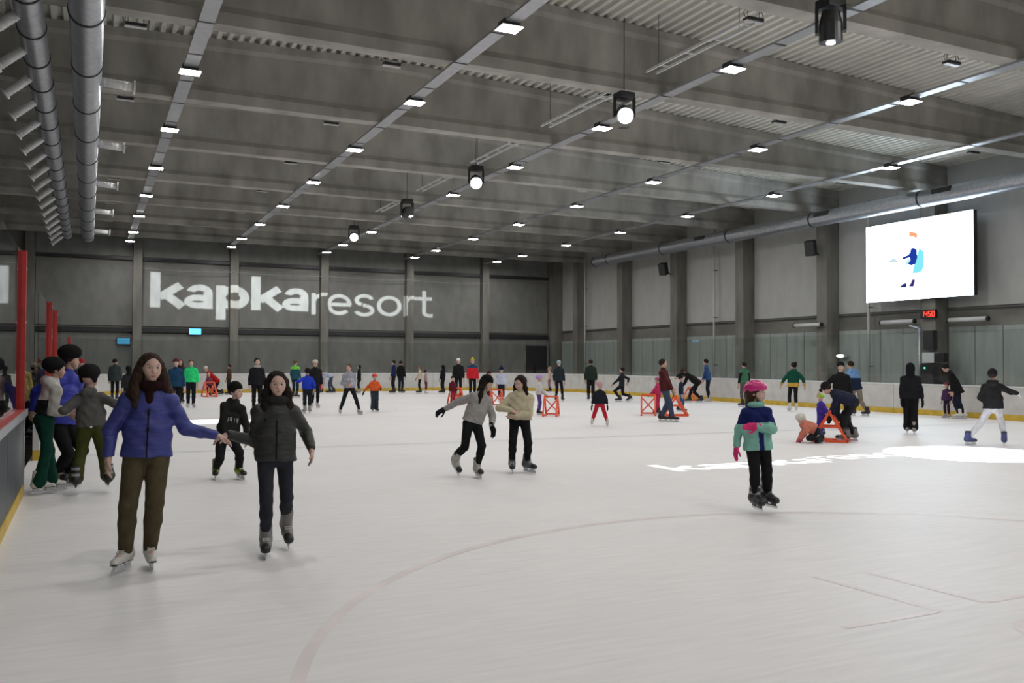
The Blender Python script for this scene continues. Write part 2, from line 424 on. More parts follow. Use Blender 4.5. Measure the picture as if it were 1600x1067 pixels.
# suspended unlit lamps
M_dim = mat('dim_diffuser', (.7, .7, .7), .4)
def make_susp():
    r = empty('suspended_lamp')
    MB().box((0, 0, .05), (.42, .20, .06)).build('housing', M_dark, r)
    MB().box((0, 0, .01), (.46, .12, .02)).build('diffuser', M_dim, r)
    for s in (-1, 1):
        MB().tube((s*.16, 0, .08), (s*.16, 0, 1.0), .008, n=6).build('hanger', M_dark, r)
        mb = MB(); pp = [(s*(.20+.07*math.sin(t*.8)), 0, .07+.05*t) for t in range(6)]
        for a, b in zip(pp[:-1], pp[1:]): mb.tube(a, b, .008, n=5)
        mb.build('cable', M_black, r)
    return tag(r, 'unlit slim lamp hanging from the roof deck on two wires', 'ceiling lamp', 'unlit suspended lamps')
proto2 = None
for X, rl_ in zip((.85, 6.7, 12.8, 19.0, 27.8), ('near the spiral ducts', 'left of the roof ridge', 'beside the stage lights', 'midway to the video wall', 'above the duct on the right wall')):
    for j in range(-1, 7):
        Y = 14.75+6.0*j if X > 7 else 14.9+6.05*j
        if min(abs(Y-b) for b in BEAMS) < .45: Y += .5
        if proto2 is None: proto2 = o = make_susp()
        else: o = copy_tree(proto2)
        o.location = (X, Y, 8.95)
        tag(o, 'unlit slim lamp hanging on two wires '+rl_, None, 'unlit lamps '+rl_)
# ladder tray next to stage lights
lad = empty('ladder_tray', (12.2, 0, 0)); tag(lad, 'pale ladder shaped cable tray hanging between the beams', 'cable tray')
for y0, y1 in ((14.2, 17.7), (18.9, 23.2), (24.5, 28.6), (30.0, 34.3), (35.6, 40.0)):
    for s in (-.14, .14):
        MB().bbox(s-.02, s+.02, y0, y1, 8.62, 8.68).build('rail', M_white, lad)
    y = y0+.1
    while y < y1: 
        MB().bbox(-.14, .14, y-.015, y+.015, 8.63, 8.66).build('rung', M_white, lad); y += .95
    for yy in (y0+.3, y1-.3):
        MB().tube((0, yy, 8.66), (0, yy, 10.0), .008, n=5).build('hanger', M_dark, lad)
# ---- moving head stage lights
E_lens = emis('lens', (.92, .97, 1.0), 14.0)
def moving_head(loc, aim, lit, label, lr=.185):
    r = empty('stage_light', loc); tag(r, label, 'stage light')
    MB().box((0, 0, .42), (.40, .34, .16)).build('base', M_black, r)
    MB().tube((0, 0, .50), (0, 0, deck_z(loc[0])-loc[2]+.03), .010, n=8).build('clamp', M_dark, r)
    d = (Vector(aim)-Vector(loc)).normalized()
    hd = Vector((d.x, d.y, 0)).normalized(); sd = Vector((-hd.y, hd.x, 0))
    for s in (-1, 1):
        p = sd*(s*.235); MB().bar((p.x, p.y, -.08), (p.x, p.y, .38), .06, .16, up=tuple(hd)).build('yoke_arm', M_black, r)
    mb = MB(); mb.tube(tuple(-d*.30), tuple(-d*.07), .15, .20, n=20); mb.tube(tuple(-d*.07), tuple(d*.25), .20, .205, n=20)
    hdo = mb.build('head', M_black, r, smooth=False)
    MB().tube(tuple(d*.25), tuple(d*.275), lr, n=24).build('lens', E_lens if lit else M_dark, hdo)
    return r, d
LAMPS = [(11.89, 11.67, 7.62), (11.57, 17.93, 7.62), (11.53, 26.86, 7.62), (11.44, 33.63, 7.62), (11.42, 41.41, 7.62)]
mh0, _ = moving_head(LAMPS[0], (12.3, 12.07, 0), True, 'black stage light pointing straight down near the camera end', .075)
mh1, _ = moving_head(LAMPS[1], (8.0, 10.0, 3.5), True, 'lit stage light under a beam, round lens towards the near ice')
mh2, _ = moving_head(LAMPS[2], (8.5, 19.0, 3.5), True, 'lit stage light in the middle of the hall with tilted lens')
mh3, _ = moving_head(LAMPS[3], (11.9, YF, 5.3), False, 'dark stage light turned to the far wall')
mh4, _ = moving_head(LAMPS[4], (9.5, 33, 4.5), True, 'lit stage light hanging closest to the far wall')
# projected logo: a stencil plate with cut letters in front of a point of light
def stroke_glyph(ch, th):
    """letter as overlapping strokes (list of convex polygons), x height 1, returns polys and advance width"""
    P = []
    def bar(x0, y0, x1, y1, t=th):
        dx, dy = x1-x0, y1-y0; L = math.hypot(dx, dy); nx, ny = -dy/L*t/2, dx/L*t/2
        P.append([(x0+nx, y0+ny), (x1+nx, y1+ny), (x1-nx, y1-ny), (x0-nx, y0-ny)])
    def arc(cx, cy, rx, ry, a0, a1, n=20):
        for i in range(n):
            t0 = math.radians(a0+(a1-a0)*i/n); t1 = math.radians(a0+(a1-a0)*(i+1)/n); q = []
            for t, k in ((t0, 1), (t1, 1), (t1, -1), (t0, -1)):
                q.append((cx+(rx+k*th/2)*math.cos(t), cy+(ry+k*th/2)*math.sin(t)))
            P.append(q)
    h = th/2
    if ch == 'k':
        bar(h, 0, h, 1.45); bar(th*.9, .42, .98-h*.2, 1.0-h*.3, th*.95); bar(.36+h*.3, .62, 1.02-h*.1, 0+h*.35, th*.98); return P, 1.06
    if ch == 'p':
        bar(h, -.45, h, 1.0); arc(.55, .5, .55-h, .5-h, 0, 360, 36); return P, 1.16
    if ch == 'a':
        th0 = th; th = th*.80; h = th/2
        arc(.44, .29, .44-h, .29-h, 0, 360, 32); bar(.92-th0*.5, 0, .92-th0*.5, .66, th0*.95); arc(.49, .66, .43-h*1.1, .345-h, -8, 168, 18); return P, 1.02
    if ch == 'r':
        bar(h, 0, h, 1.0); arc(.46, .60, .46-h, .40-h, 70, 180, 12); return P, .60
    if ch == 'e':
        arc(.5, .5, .5-h, .5-h, 0, 318, 40); bar(h, .5, 1-h*.3, .5); return P, 1.10
    if ch == 's':
        arc(.42, .74, .40-h, .26-h*.5, 15, 250, 20); arc(.42, .26, .42-h, .26-h*.5, -165, 75, 20); bar(.36, .51, .50, .49); return P, .94
    if ch == 'o':
        arc(.52, .5, .52-h, .5-h, 0, 360, 44); return P, 1.14
    if ch == 't':
        bar(.28, .22, .28, 1.30); bar(0, 1.0-h, .62, 1.0-h); arc(.28+.26-h*.5, .24, .26-h*.5, .24-h, 180, 275, 10); bar(.52, h, .66, h); return P, .70
def letters_mesh(parts):
    V = []; T = []
    for body, th, x0, x1, zb, xh in parts:
        polys = []; x = 0
        for ch in body:
            P, adv = stroke_glyph(ch, th)
            polys += [[(p[0]+x, p[1]) for p in q] for q in P]; x += adv
        mx = max(p[0] for q in polys for p in q); sx = (x1-x0)/mx
        for q in polys:
            o = len(V); V += [(x0+p[0]*sx, zb+p[1]*xh) for p in q]
            ar = sum(a[0]*b[1]-b[0]*a[1] for a, b in zip(q, q[1:]+q[:1])); ii = list(range(o, o+4)); T.append(ii if ar > 0 else ii[::-1])
    return V, T
def stencil(V, T, box):
    from mathutils.geometry import delaunay_2d_cdt
    x0, x1, z0, z1 = box; n = len(V)
    vin = [Vector(v) for v in V]+[Vector(p) for p in ((x0, z0), (x1, z0), (x1, z1), (x0, z1))]
    r = delaunay_2d_cdt(vin, [], [list(t) for t in T], 0, 1e-4)
    Q = np.array([[V[i] for i in t] for t in T])
    def inside(c):
        a_ = Q; b_ = np.roll(Q, -1, 1)
        cr = (b_[..., 0]-a_[..., 0])*(c[1]-a_[..., 1])-(b_[..., 1]-a_[..., 1])*(c[0]-a_[..., 0])
        return bool((cr >= -1e-7).all(1).any())
    fs = []
    for f in r[2]:
        c = np.mean([r[0][i][:] for i in f], 0)
        if not inside(c): fs.append(list(f))
    me = bpy.data.meshes.new('st'); me.from_pydata([(v.x, v.y, 0) for v in r[0]], [], fs); return me
def projector(parent, src, plane, V, T, box, aim, cone, power, colr=(.9, .97, 1.)):
    me = stencil(V, T, box); src = Vector(src)
    dd = .05
    vs = []
    for v in me.vertices:
        if plane == 'wall': t = Vector((v.co.x, YF-.08, v.co.y)); k = dd/(t.y-src.y)
        else: t = Vector((v.co.x, v.co.y, 0)); k = dd/(src.z-t.z)
        vs.append(src+(t-src)*k)
    fs = [tuple(p.vertices) for p in me.polygons]
    loc = Vector(parent.location)
    MB().add([tuple(v-loc) for v in vs], fs).build('stencil', M_black, parent)
    li = bpy.data.lights.new('projector', 'SPOT'); li.energy = power; li.spot_size = cone; li.spot_blend = .02; li.shadow_soft_size = .0001; li.color = colr
    lo = bpy.data.objects.new('projector_lamp', li); col.objects.link(lo); lo.parent = parent
    lo.location = src-loc; lo.rotation_euler = (Vector(aim)-src).to_track_quat('-Z', 'Y').to_euler()
V, T = letters_mesh([('kapka', .315, 3.2, 12.40, 4.72, 1.42), ('resort', .17, 12.6, 20.7, 4.55, 1.34)])
src = Vector(LAMPS[3])+Vector((.02, .36, -.06))
projector(mh3, src, 'wall', V, T, (-12, 36, -14, 24), (11.9, YF, 5.3), math.radians(52), PROJ_WALL)
V, T = letters_mesh([('kapka', .28, 8.05, 11.2, 10.95, .58), ('resort', .16, 11.3, 14.05, 11.15, .56)])
src = Vector(LAMPS[1])+Vector((0, .06, -.29))
projector(mh1, src, 'ice', V, T, (-6, 26, -4, 24), (11.0, 11.4, 0), math.radians(50), PROJ_ICE)
li = bpy.data.lights.new('beam', 'SPOT'); li.energy = PROJ_SPOT; li.shadow_soft_size = .05; li.color = (.92, .97, 1)
aim = Vector((14.45, 10.95, 0)); src = Vector(LAMPS[0])+(aim-Vector(LAMPS[0])).normalized()*.42
li.spot_size = 2*math.atan(1.42/(aim-src).length); li.spot_blend = .06
lo = bpy.data.objects.new('beam_lamp', li); col.objects.link(lo); lo.parent = mh0; lo.location = src-Vector(LAMPS[0]); lo.rotation_euler = (aim-src).to_track_quat('-Z', 'Y').to_euler()

def beam(parent, base, aim, rad, power):
    li = bpy.data.lights.new('beam', 'SPOT'); li.energy = power; li.shadow_soft_size = .05; li.color = (.92, .97, 1)
    aim = Vector(aim); base = Vector(base); src = base+(aim-base).normalized()*.42
    li.spot_size = 2*math.atan(rad/(aim-src).length); li.spot_blend = .1
    o = bpy.data.objects.new('beam_lamp', li); col.objects.link(o); o.parent = parent; o.location = src-base; o.rotation_euler = (aim-src).to_track_quat('-Z', 'Y').to_euler()
beam(mh2, LAMPS[2], ground(318, 659), .95, 9000)
beam(mh4, LAMPS[4], ground(787, 631), .75, 9000)

# ================================================================== DUCTS
def duct(X, Z, r, y0, y1, ring_step, label, noz=None):
    d = empty('air_duct', (X, y1, Z)); tag(d, label, 'air duct')
    y = y0; n = 26; last = None
    while y < y1-.05:
        y2 = min(y+ring_step, y1)
        # spiral seam ribs as real ridges
        mb = MB(); k = max(2, int((y2-y)/.14)); vs = []
        for i in range(k*2+1):
            yy = y+(y2-y)*i/(k*2); rr = r+(.006 if i % 2 else 0)
            for q in range(n):
                t = 2*math.pi*q/n; vs.append((rr*math.cos(t), yy-y1, rr*math.sin(t)))
        fs = []
        for i in range(k*2):
            for q in range(n): fs.append((i*n+q, i*n+(q+1) % n, (i+1)*n+(q+1) % n, (i+1)*n+q))
        mb.add(vs, fs).build('duct_section', M_galv, d, smooth=True)
        MB().tube((0, y2-y1-.03, 0), (0, y2-y1+.03, 0), r+.02, n=26).build('joint_ring', M_dark, d)
        y = y2
    MB().tube((0, 0, 0), (0, .03, 0), r+.005, n=26).build('end_cap', M_dark, d)
    if noz: noz(d, y1)
    return d
M_noz = mat('nozzle_metal', (.80, .80, .80), .4, metal=0, var=.1)
def noz_right(d, y1):
    me = []
    for i in range(7):
        y = 14.5+6.0*i-y1
        if y > -.3: continue
        p = MB().tube((.25, y, -.02), (.92, y, -.06), .095, n=16).build('nozzle', M_noz, d, smooth=True)
        MB().tube((.90, y, -.06), (.94, y, -.062), .15, n=16).build('flange', M_noz, p)
        for k in range(6):
            MB().tube((.34+.09*k, y, -.022-.006*k), (.355+.09*k, y, -.023-.006*k), .104, n=16).build('rib', M_noz, p)
def noz_left(d, y1):
    for i in range(18):
        y = 15.0+1.84*i-y1
        if y > -.2: continue
        a = Vector((-.15, y, -.10)); b = Vector((-.62, y, -.52))
        p = MB().tube(a, b, .085, n=14).build('nozzle', M_noz, d, smooth=True)
        e = (b-a).normalized(); MB().tube(b-e*.03, b+e*.01, .12, n=14).build('flange', M_noz, p)
        for k in range(6):
            q = a+(b-a)*(.15+.14*k); MB().tube(q, q+e*.015, .094, n=14).build('rib', M_noz, p)
ZD = 7.55
duct(-.10, ZD, .275, -10, 47.0, 2.94, 'wide spiral steel duct with short horizontal nozzles', noz_right)
duct(-.98, ZD, .225, -10, 46.6, 1.73, 'narrow spiral steel duct with slanting white nozzles', noz_left)
dr = duct(28.4, 7.85, .31, -10, 47.2, 5.56, 'spiral steel duct along the right wall above the video wall')
for y in (22.3, 28.2, 36.5):
    MB().bbox(-.33, -.20, y-47.2-.4, y-47.2+.4, .05, .22).build('outlet_grille', M_dark, dr)
for y in (12.8, 24.5, 35.6, 46.7-.3):
    MB().tube((0, y-47.2, .3), (0, y-47.2, 1.9), .012, n=5).build('hanger', M_dark, dr)
# white downpipes on the right wall
M_pipe = mat('white_pipe', (.62, .62, .62), .45)
for k, (px, lab) in enumerate(((911, 'thin white downpipe beside the far corner column'), (1112, 'thin white downpipe between the two loudspeakers'), (1353, 'thin white downpipe at the edge of the video wall'))):
    p0 = at_x(px, 480, 29.7); p = empty('downpipe', (29.85, p0[1], 0)); tag(p, lab, 'pipe')
    MB().tube((0, 0, -.1), (0, 0, 8.6), .055, n=10).build('pipe', M_pipe, p, smooth=True)
    for z in (1.5, 4, 6.5): MB().box((.08, 0, z), (.25, .14, .03)).build('bracket', M_dark, p)
# ---- loudspeakers
def speaker(y, z, label):
    r = empty('loudspeaker', (29.0, y, z)); tag(r, label, 'loudspeaker')
    R = Matrix.Rotation(math.radians(-62), 3, 'Z') @ Matrix.Rotation(math.radians(18), 3, 'X')
    MB().box((0, 0, 0), (.42, .38, .66), R=R).build('cabinet', M_black, r)
    f = R @ Vector((0, -.2, 0))
    MB().box(f, (.38, .015, .62), R=R).build('grille', M_dark, r)
    MB().bar((.18, 0, -.1), (.52, .05, -.28), .05, .05).build('bracket', M_black, r)
speaker(40.9, 6.85, 'black loudspeaker on the column nearer the far corner'); speaker(29.7, 6.75, 'black loudspeaker on the column beside the video wall')
# ---- video wall
vw = empty('video_wall', (29.3, 24.38, 4.15)); tag(vw, 'big bright video wall showing a drawn figure skater', 'screen')
YA, YB, ZA, ZB = 21.90, 26.87, 4.15, 7.30
bevx = MB().bbox(.02, .22, YA-24.38, YB-24.38, 0, ZB-ZA).build('cabinet', M_black, vw)
E_scr = emis('screen_white', (.74, .87, 1.0), SCREEN)
MB().add([(.015, YA-24.38, 0), (.015, YB-24.38, 0), (.015, YB-24.38, ZB-ZA), (.015, YA-24.38, ZB-ZA)], [(0, 1, 2, 3)]).build('display', E_scr, vw)
for s in (-1.5, 1.5): MB().box((.5, s, 1.6), (.6, .08, .08)).build('bracket', M_dark, vw)
def sp(px, py):
    p = at_x(px, py, 29.3); return (p[1]-24.38, p[2]-4.15)
def art(pts, rgb, s, name, off=.008):
    q = [sp(*p) for p in pts]; mb = MB()
    mb.add([(off, a, b) for a, b in q], [tuple(range(len(q)))]); mb.build(name, emis('art_'+name, rgb, s), vw)
art([(1420, 361), (1433, 364), (1433, 373), (1427, 370), (1420, 370)], (1, .42, .22), 1.0, 'figure_hair')
art([(1436, 388), (1443, 392), (1443, 416), (1440, 424), (1432, 427), (1425, 427), (1428, 414), (1432, 400)], (.25, .85, .95), 1.0, 'figure_coat')
art([(1423, 388), (1428, 387), (1432, 390), (1433, 402), (1430, 412), (1424, 415), (1418, 413), (1422, 407), (1421, 402), (1410, 406), (1410, 402), (1419, 398), (1422, 394)], (.02, .06, .45), .8, 'figure_jacket', .006)
art([(1416, 408), (1421, 403), (1422, 408), (1414, 418)], (.5, .85, .95), 1.0, 'figure_glove', .005)
art([(1384, 411), (1396, 403), (1404, 408), (1400, 411)], (.62, .8, .85), 1.0, 'bird')
art([(1404, 449), (1412, 443), (1417, 442), (1416, 449)], (.05, .05, .3), .6, 'figure_skate')
art([(1419, 448), (1423, 442), (1425, 436), (1430, 437), (1427, 448)], (.1, .05, .3), .6, 'figure_leg')
art([(1356, 446), (1521, 430), (1521, 452), (1356, 462)], (.74, .93, 1.0), SCREEN*.62, 'drawn_ice', .012)
# ---- clock
ck = empty('digital_clock', (29.4, 23.95, 3.55)); tag(ck, 'small wall clock with glowing red digits', 'clock')
MB().bbox(0, .12, -.34, .34, -.17, .17).build('case', M_black, ck)
E_red = emis('red_digit', (1, .03, .02), 5.0)
SEG = {'1': 'bc', '4': 'fgbc', '5': 'afgcd', '0': 'abcdef'}
for i, ch in enumerate('1450'):
    yc = .24-.16*i; mb = MB(); wd, hh, th = .05, .095, .022
    pos = {'a': (0, hh, 1), 'd': (0, -hh, 1), 'g': (0, 0, 1), 'b': (-wd, hh/2, 0), 'c': (-wd, -hh/2, 0), 'f': (wd, hh/2, 0), 'e': (wd, -hh/2, 0)}
    for s_ in SEG[ch]:
        a, b, hz = pos[s_]; mb.box((-.005, yc+a, b), (.008, 2*wd if hz else th, th if hz else hh))
    mb.build('digit', E_red, ck)
# ---- heater tubes and electrical boxes on the right wall
for px, py, lab in ((1262, 508, 'white tube heater beside the column left of the video wall'), (1402, 503, 'white tube heater under the video wall'), (1512, 499, 'white tube heater right of the clock')):
    p = at_x(px, py, 29.34 if px < 1300 else 29.8); r = empty('tube_heater', p); tag(r, lab, 'heater')
    MB().tube((0, -.8, 0), (0, .8, 0), .09, n=14).build('tube', M_white, r, smooth=True)
    for s in (-1, 1):
        MB().tube((0, s*.8, 0), (0, s*.86, 0), .095, n=14).build('end_cap', M_dark, r)
        MB().box((.22 if px > 1300 else .10, s*.5, .02), (.40 if px > 1300 else .18, .05, .05)).build('bracket', M_dark, r)
p = at_x(1437, 535, 29.5); r = empty('bent_pipe', (29.5, p[1], 0)); tag(r, 'grey pipe bending down the column under the clock', 'pipe')
MB().tube((0, 0, -.1), (0, 0, 3.0), .06, n=10).build('pipe', M_galv, r, smooth=True); MB().tube((0, 0, 3.0), (0, .45, 3.12), .06, n=10).build('elbow', M_galv, r)
p = at_x(1455, 565, 29.5); r = empty('switch_cabinet', (29.3, p[1], 0)); tag(r, 'grey and black electrical boxes stacked against the column', 'electrical box')
MB().bbox(0, .24, -.28, .25, 1.65, 2.05).build('grey_box', M_white, r); MB().bbox(0, .24, -.72, -.3, 1.68, 2.02).build('black_box', M_black, r)
MB().bbox(0, .24, -.25, .2, 2.15, 2.9).build('tall_box', M_dark, r); MB().bbox(-.1, .24, -.7, .25, -.1, 1.6).build('base_cabinet', M_black, r)
MB().box((-.11, .05, 1.45), (.02, .06, .06)).build('indicator', emis('green_led', (.1, 1, .5), 3), r)
# far wall signs
for px, py, lab, s in ((305, 518, 'small glowing blue exit sign on the far wall', 2.2), (193, 533, 'faint blue exit sign low on the far wall', .5)):
    p = at_y(px, py, YF-.25); r = empty('exit_sign', p); tag(r, lab, 'sign')
    MB().box((0, .05, 0), (.74, .08, .40)).build('case', M_dark, r); MB().box((0, 0, 0), (.66, .03, .34)).build('face', emis('sign_face', (.12, .55, .95), s), r)
# bright service lamp on right glass wall
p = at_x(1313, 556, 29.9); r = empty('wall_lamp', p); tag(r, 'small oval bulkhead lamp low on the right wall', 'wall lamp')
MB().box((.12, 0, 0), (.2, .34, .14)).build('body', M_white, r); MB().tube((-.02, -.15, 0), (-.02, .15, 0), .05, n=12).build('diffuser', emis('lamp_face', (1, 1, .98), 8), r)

# ================================================================== SIGNED DISTANCE MODELLING (bodies, clothes, hair)
def nv(v): v = np.asarray(v, float); return v/max(1e-9, np.linalg.norm(v))
class Sdf:
    def __init__(s): s.p = []
    def cap(s, a, b, ra, rb=None, ax=None, sc_=1., k=.02, sub=False):
        s.p.append(('c', np.asarray(a, float), np.asarray(b, float), ra, ra if rb is None else rb, ax, sc_, k, sub)); return s
    def ell(s, c, fr, r, k=.015, sub=False):
        s.p.append(('e', np.asarray(c, float), fr, np.asarray(r, float), None, None, None, k, sub)); return s
    def cut(s, pt, n, k=0): s.p.append(('h', np.asarray(pt, float), nv(n))); return s     # keep side opposite to n
    def mesh(s, h, noise=0., ns=9., org=(0, 0, 0)):
        lo = np.full(3, 1e9); hi = -lo
        for p in s.p:
            if p[0] == 'h' or p[8 if len(p) > 8 else -1] is True: continue
            if p[0] == 'c':
                R = max(p[3], p[4])*max(1, p[6]); lo = np.minimum(lo, np.minimum(p[1], p[2])-R); hi = np.maximum(hi, np.maximum(p[1], p[2])+R)
            else:
                R = max(p[3]); lo = np.minimum(lo, p[1]-R); hi = np.maximum(hi, p[1]+R)
        lo -= 3*h+.012; hi += 3*h+.012
        n = np.ceil((hi-lo)/h).astype(int)+1
        ax = [lo[i]+h*np.arange(n[i]) for i in range(3)]
        Fd = np.full(n, .5, np.float32)
        for p in s.p:
            if p[0] == 'h':
                d = ((ax[0]-p[1][0])*p[2][0])[:, None, None]+((ax[1]-p[1][1])*p[2][1])[None, :, None]+((ax[2]-p[1][2])*p[2][2])[None, None, :]
                Fd = np.maximum(Fd, d.astype(np.float32)); continue
            k = p[7]; mg = k+2.5*h+.01
            if p[0] == 'c':
                R = max(p[3], p[4])*max(1, p[6]); l = np.minimum(p[1], p[2])-R-mg; u = np.maximum(p[1], p[2])+R+mg
            else:
                R = max(p[3]); l = p[1]-R-mg; u = p[1]+R+mg
            i0 = np.clip(np.floor((l-lo)/h).astype(int), 0, n-1); i1 = np.clip(np.ceil((u-lo)/h).astype(int)+1, 1, n)
            X = ax[0][i0[0]:i1[0], None, None]; Y = ax[1][None, i0[1]:i1[1], None]; Z = ax[2][None, None, i0[2]:i1[2]]
            if p[0] == 'c':
                a, b = p[1], p[2]; ab = b-a; L2 = max(1e-9, ab@ab)
                x, y, z = X-a[0], Y-a[1], Z-a[2]
                t = np.clip((x*ab[0]+y*ab[1]+z*ab[2])/L2, 0, 1)
                x = x-t*ab[0]; y = y-t*ab[1]; z = z-t*ab[2]
                q = x*x+y*y+z*z
                if p[5] is not None:
                    e = p[5]; dt = x*e[0]+y*e[1]+z*e[2]; q = q-dt*dt*(1-1/p[6]**2)
                d = np.sqrt(np.maximum(q, 0))-(p[3]+t*(p[4]-p[3]))
            else:
                c, fr, r = p[1], p[2], p[3]; x, y, z = X-c[0], Y-c[1], Z-c[2]; q = 0
                for i in range(3):
                    e = fr[i]; q = q+((x*e[0]+y*e[1]+z*e[2])/r[i])**2
                q = np.sqrt(q); d = (q-1)*min(r)*.5+ (q-1)*np.mean(r)*.5
            blk = Fd[i0[0]:i1[0], i0[1]:i1[1], i0[2]:i1[2]]
            if p[8]:
                d = -d; m = np.maximum(blk, d); hh = np.maximum(k-np.abs(blk-d), 0)/max(k, 1e-6); blk[...] = m+hh*hh*k*.25
            else:
                m = np.minimum(blk, d); hh = np.maximum(k-np.abs(blk-d), 0)/max(k, 1e-6); blk[...] = m-hh*hh*k*.25
        if noise:
            X = ax[0][:, None, None]; Y = ax[1][None, :, None]; Z = ax[2][None, None, :]
            f = ns
            Fd = Fd+noise*(np.sin(f*2.1*X+3*np.sin(f*1.3*Z))*np.sin(f*1.9*Y+2*np.sin(f*.9*X))*np.sin(f*3.1*Z+2.5*np.sin(f*1.1*X+f*.8*Y)) +
                        .6*np.sin(f*5*Z+4*np.sin(f*1.7*X)+3*np.sin(f*1.5*Y))).astype(np.float32)
        for a_ in range(3):
            sl = [slice(None)]*3
            for e in (0, -1): sl[a_] = e; Fd[tuple(sl)] = np.maximum(Fd[tuple(sl)], h*.5)
        return nets(Fd, lo-np.asarray(org), h)
def nets(f, o, h):
    s = f < 0; C = [(i, j, k) for i in (0, 1) for j in (0, 1) for k in (0, 1)]
    nx, ny, nz = f.shape
    sub = lambda arr, c: arr[c[0]:nx-1+c[0], c[1]:ny-1+c[1], c[2]:nz-1+c[2]]
    cnt = sum(sub(s, c).astype(np.int8) for c in C)
    act = (cnt > 0) & (cnt < 8); ids = np.argwhere(act)
    if len(ids) == 0: return np.zeros((0, 3)), np.zeros((0, 4), int)
    idx = np.full(act.shape, -1, np.int64); idx[act] = np.arange(len(ids))
    val = {c: f[ids[:, 0]+c[0], ids[:, 1]+c[1], ids[:, 2]+c[2]].astype(float) for c in C}
    pos = np.zeros((len(ids), 3)); num = np.zeros(len(ids))
    for a in C:
        for b in C:
            if a < b and sum(abs(x-y) for x, y in zip(a, b)) == 1:
                va, vb = val[a], val[b]; cr = (va < 0) != (vb < 0); t = np.where(cr, va/np.where(cr, va-vb, 1), 0)
                pos += np.where(cr[:, None], np.array(a)+t[:, None]*(np.array(b)-np.array(a)), 0); num += cr
    pos = (pos/num[:, None]+ids)*h+o
    Q = []
    for axs in range(3):
        d = [0, 0, 0]; d[axs] = 1; u = (axs+1) % 3; v = (axs+2) % 3
        lo = [0, 0, 0]; lo[u] = 1; lo[v] = 1
        hi = [nx-1, ny-1, nz-1]
        A = s[lo[0]:hi[0], lo[1]:hi[1], lo[2]:hi[2]]
        B = s[lo[0]+d[0]:hi[0]+d[0], lo[1]+d[1]:hi[1]+d[1], lo[2]+d[2]:hi[2]+d[2]]
        e = np.argwhere(A != B)
        if len(e) == 0: continue
        e = e+np.array(lo); eu = np.zeros(3, int); eu[u] = 1; ev = np.zeros(3, int); ev[v] = 1
        g = lambda c: idx[c[:, 0], c[:, 1], c[:, 2]]
        q = np.stack([g(e-eu-ev), g(e-ev), g(e), g(e-eu)], 1)
        fl_ = ~s[e[:, 0], e[:, 1], e[:, 2]]; q[fl_] = q[fl_][:, ::-1]
        Q.append(q)
    return pos, np.concatenate(Q)
def np_mesh(name, V, Q, mats, mi=None):
    me = bpy.data.meshes.new(name); me.vertices.add(len(V)); me.vertices.foreach_set('co', np.asarray(V, np.float32).ravel())
    me.loops.add(Q.size); me.loops.foreach_set('vertex_index', Q.ravel().astype(np.int32))
    me.polygons.add(len(Q)); me.polygons.foreach_set('loop_start', np.arange(0, Q.size, 4, dtype=np.int32))
    me.polygons.foreach_set('use_smooth', np.ones(len(Q), bool))
    for m in mats: me.materials.append(m)
    if mi is not None: me.polygons.foreach_set('material_index', mi.astype(np.int32))
    me.update(calc_edges=True); me.validate(); return me
def ctr(V, Q): return V[Q].mean(1)
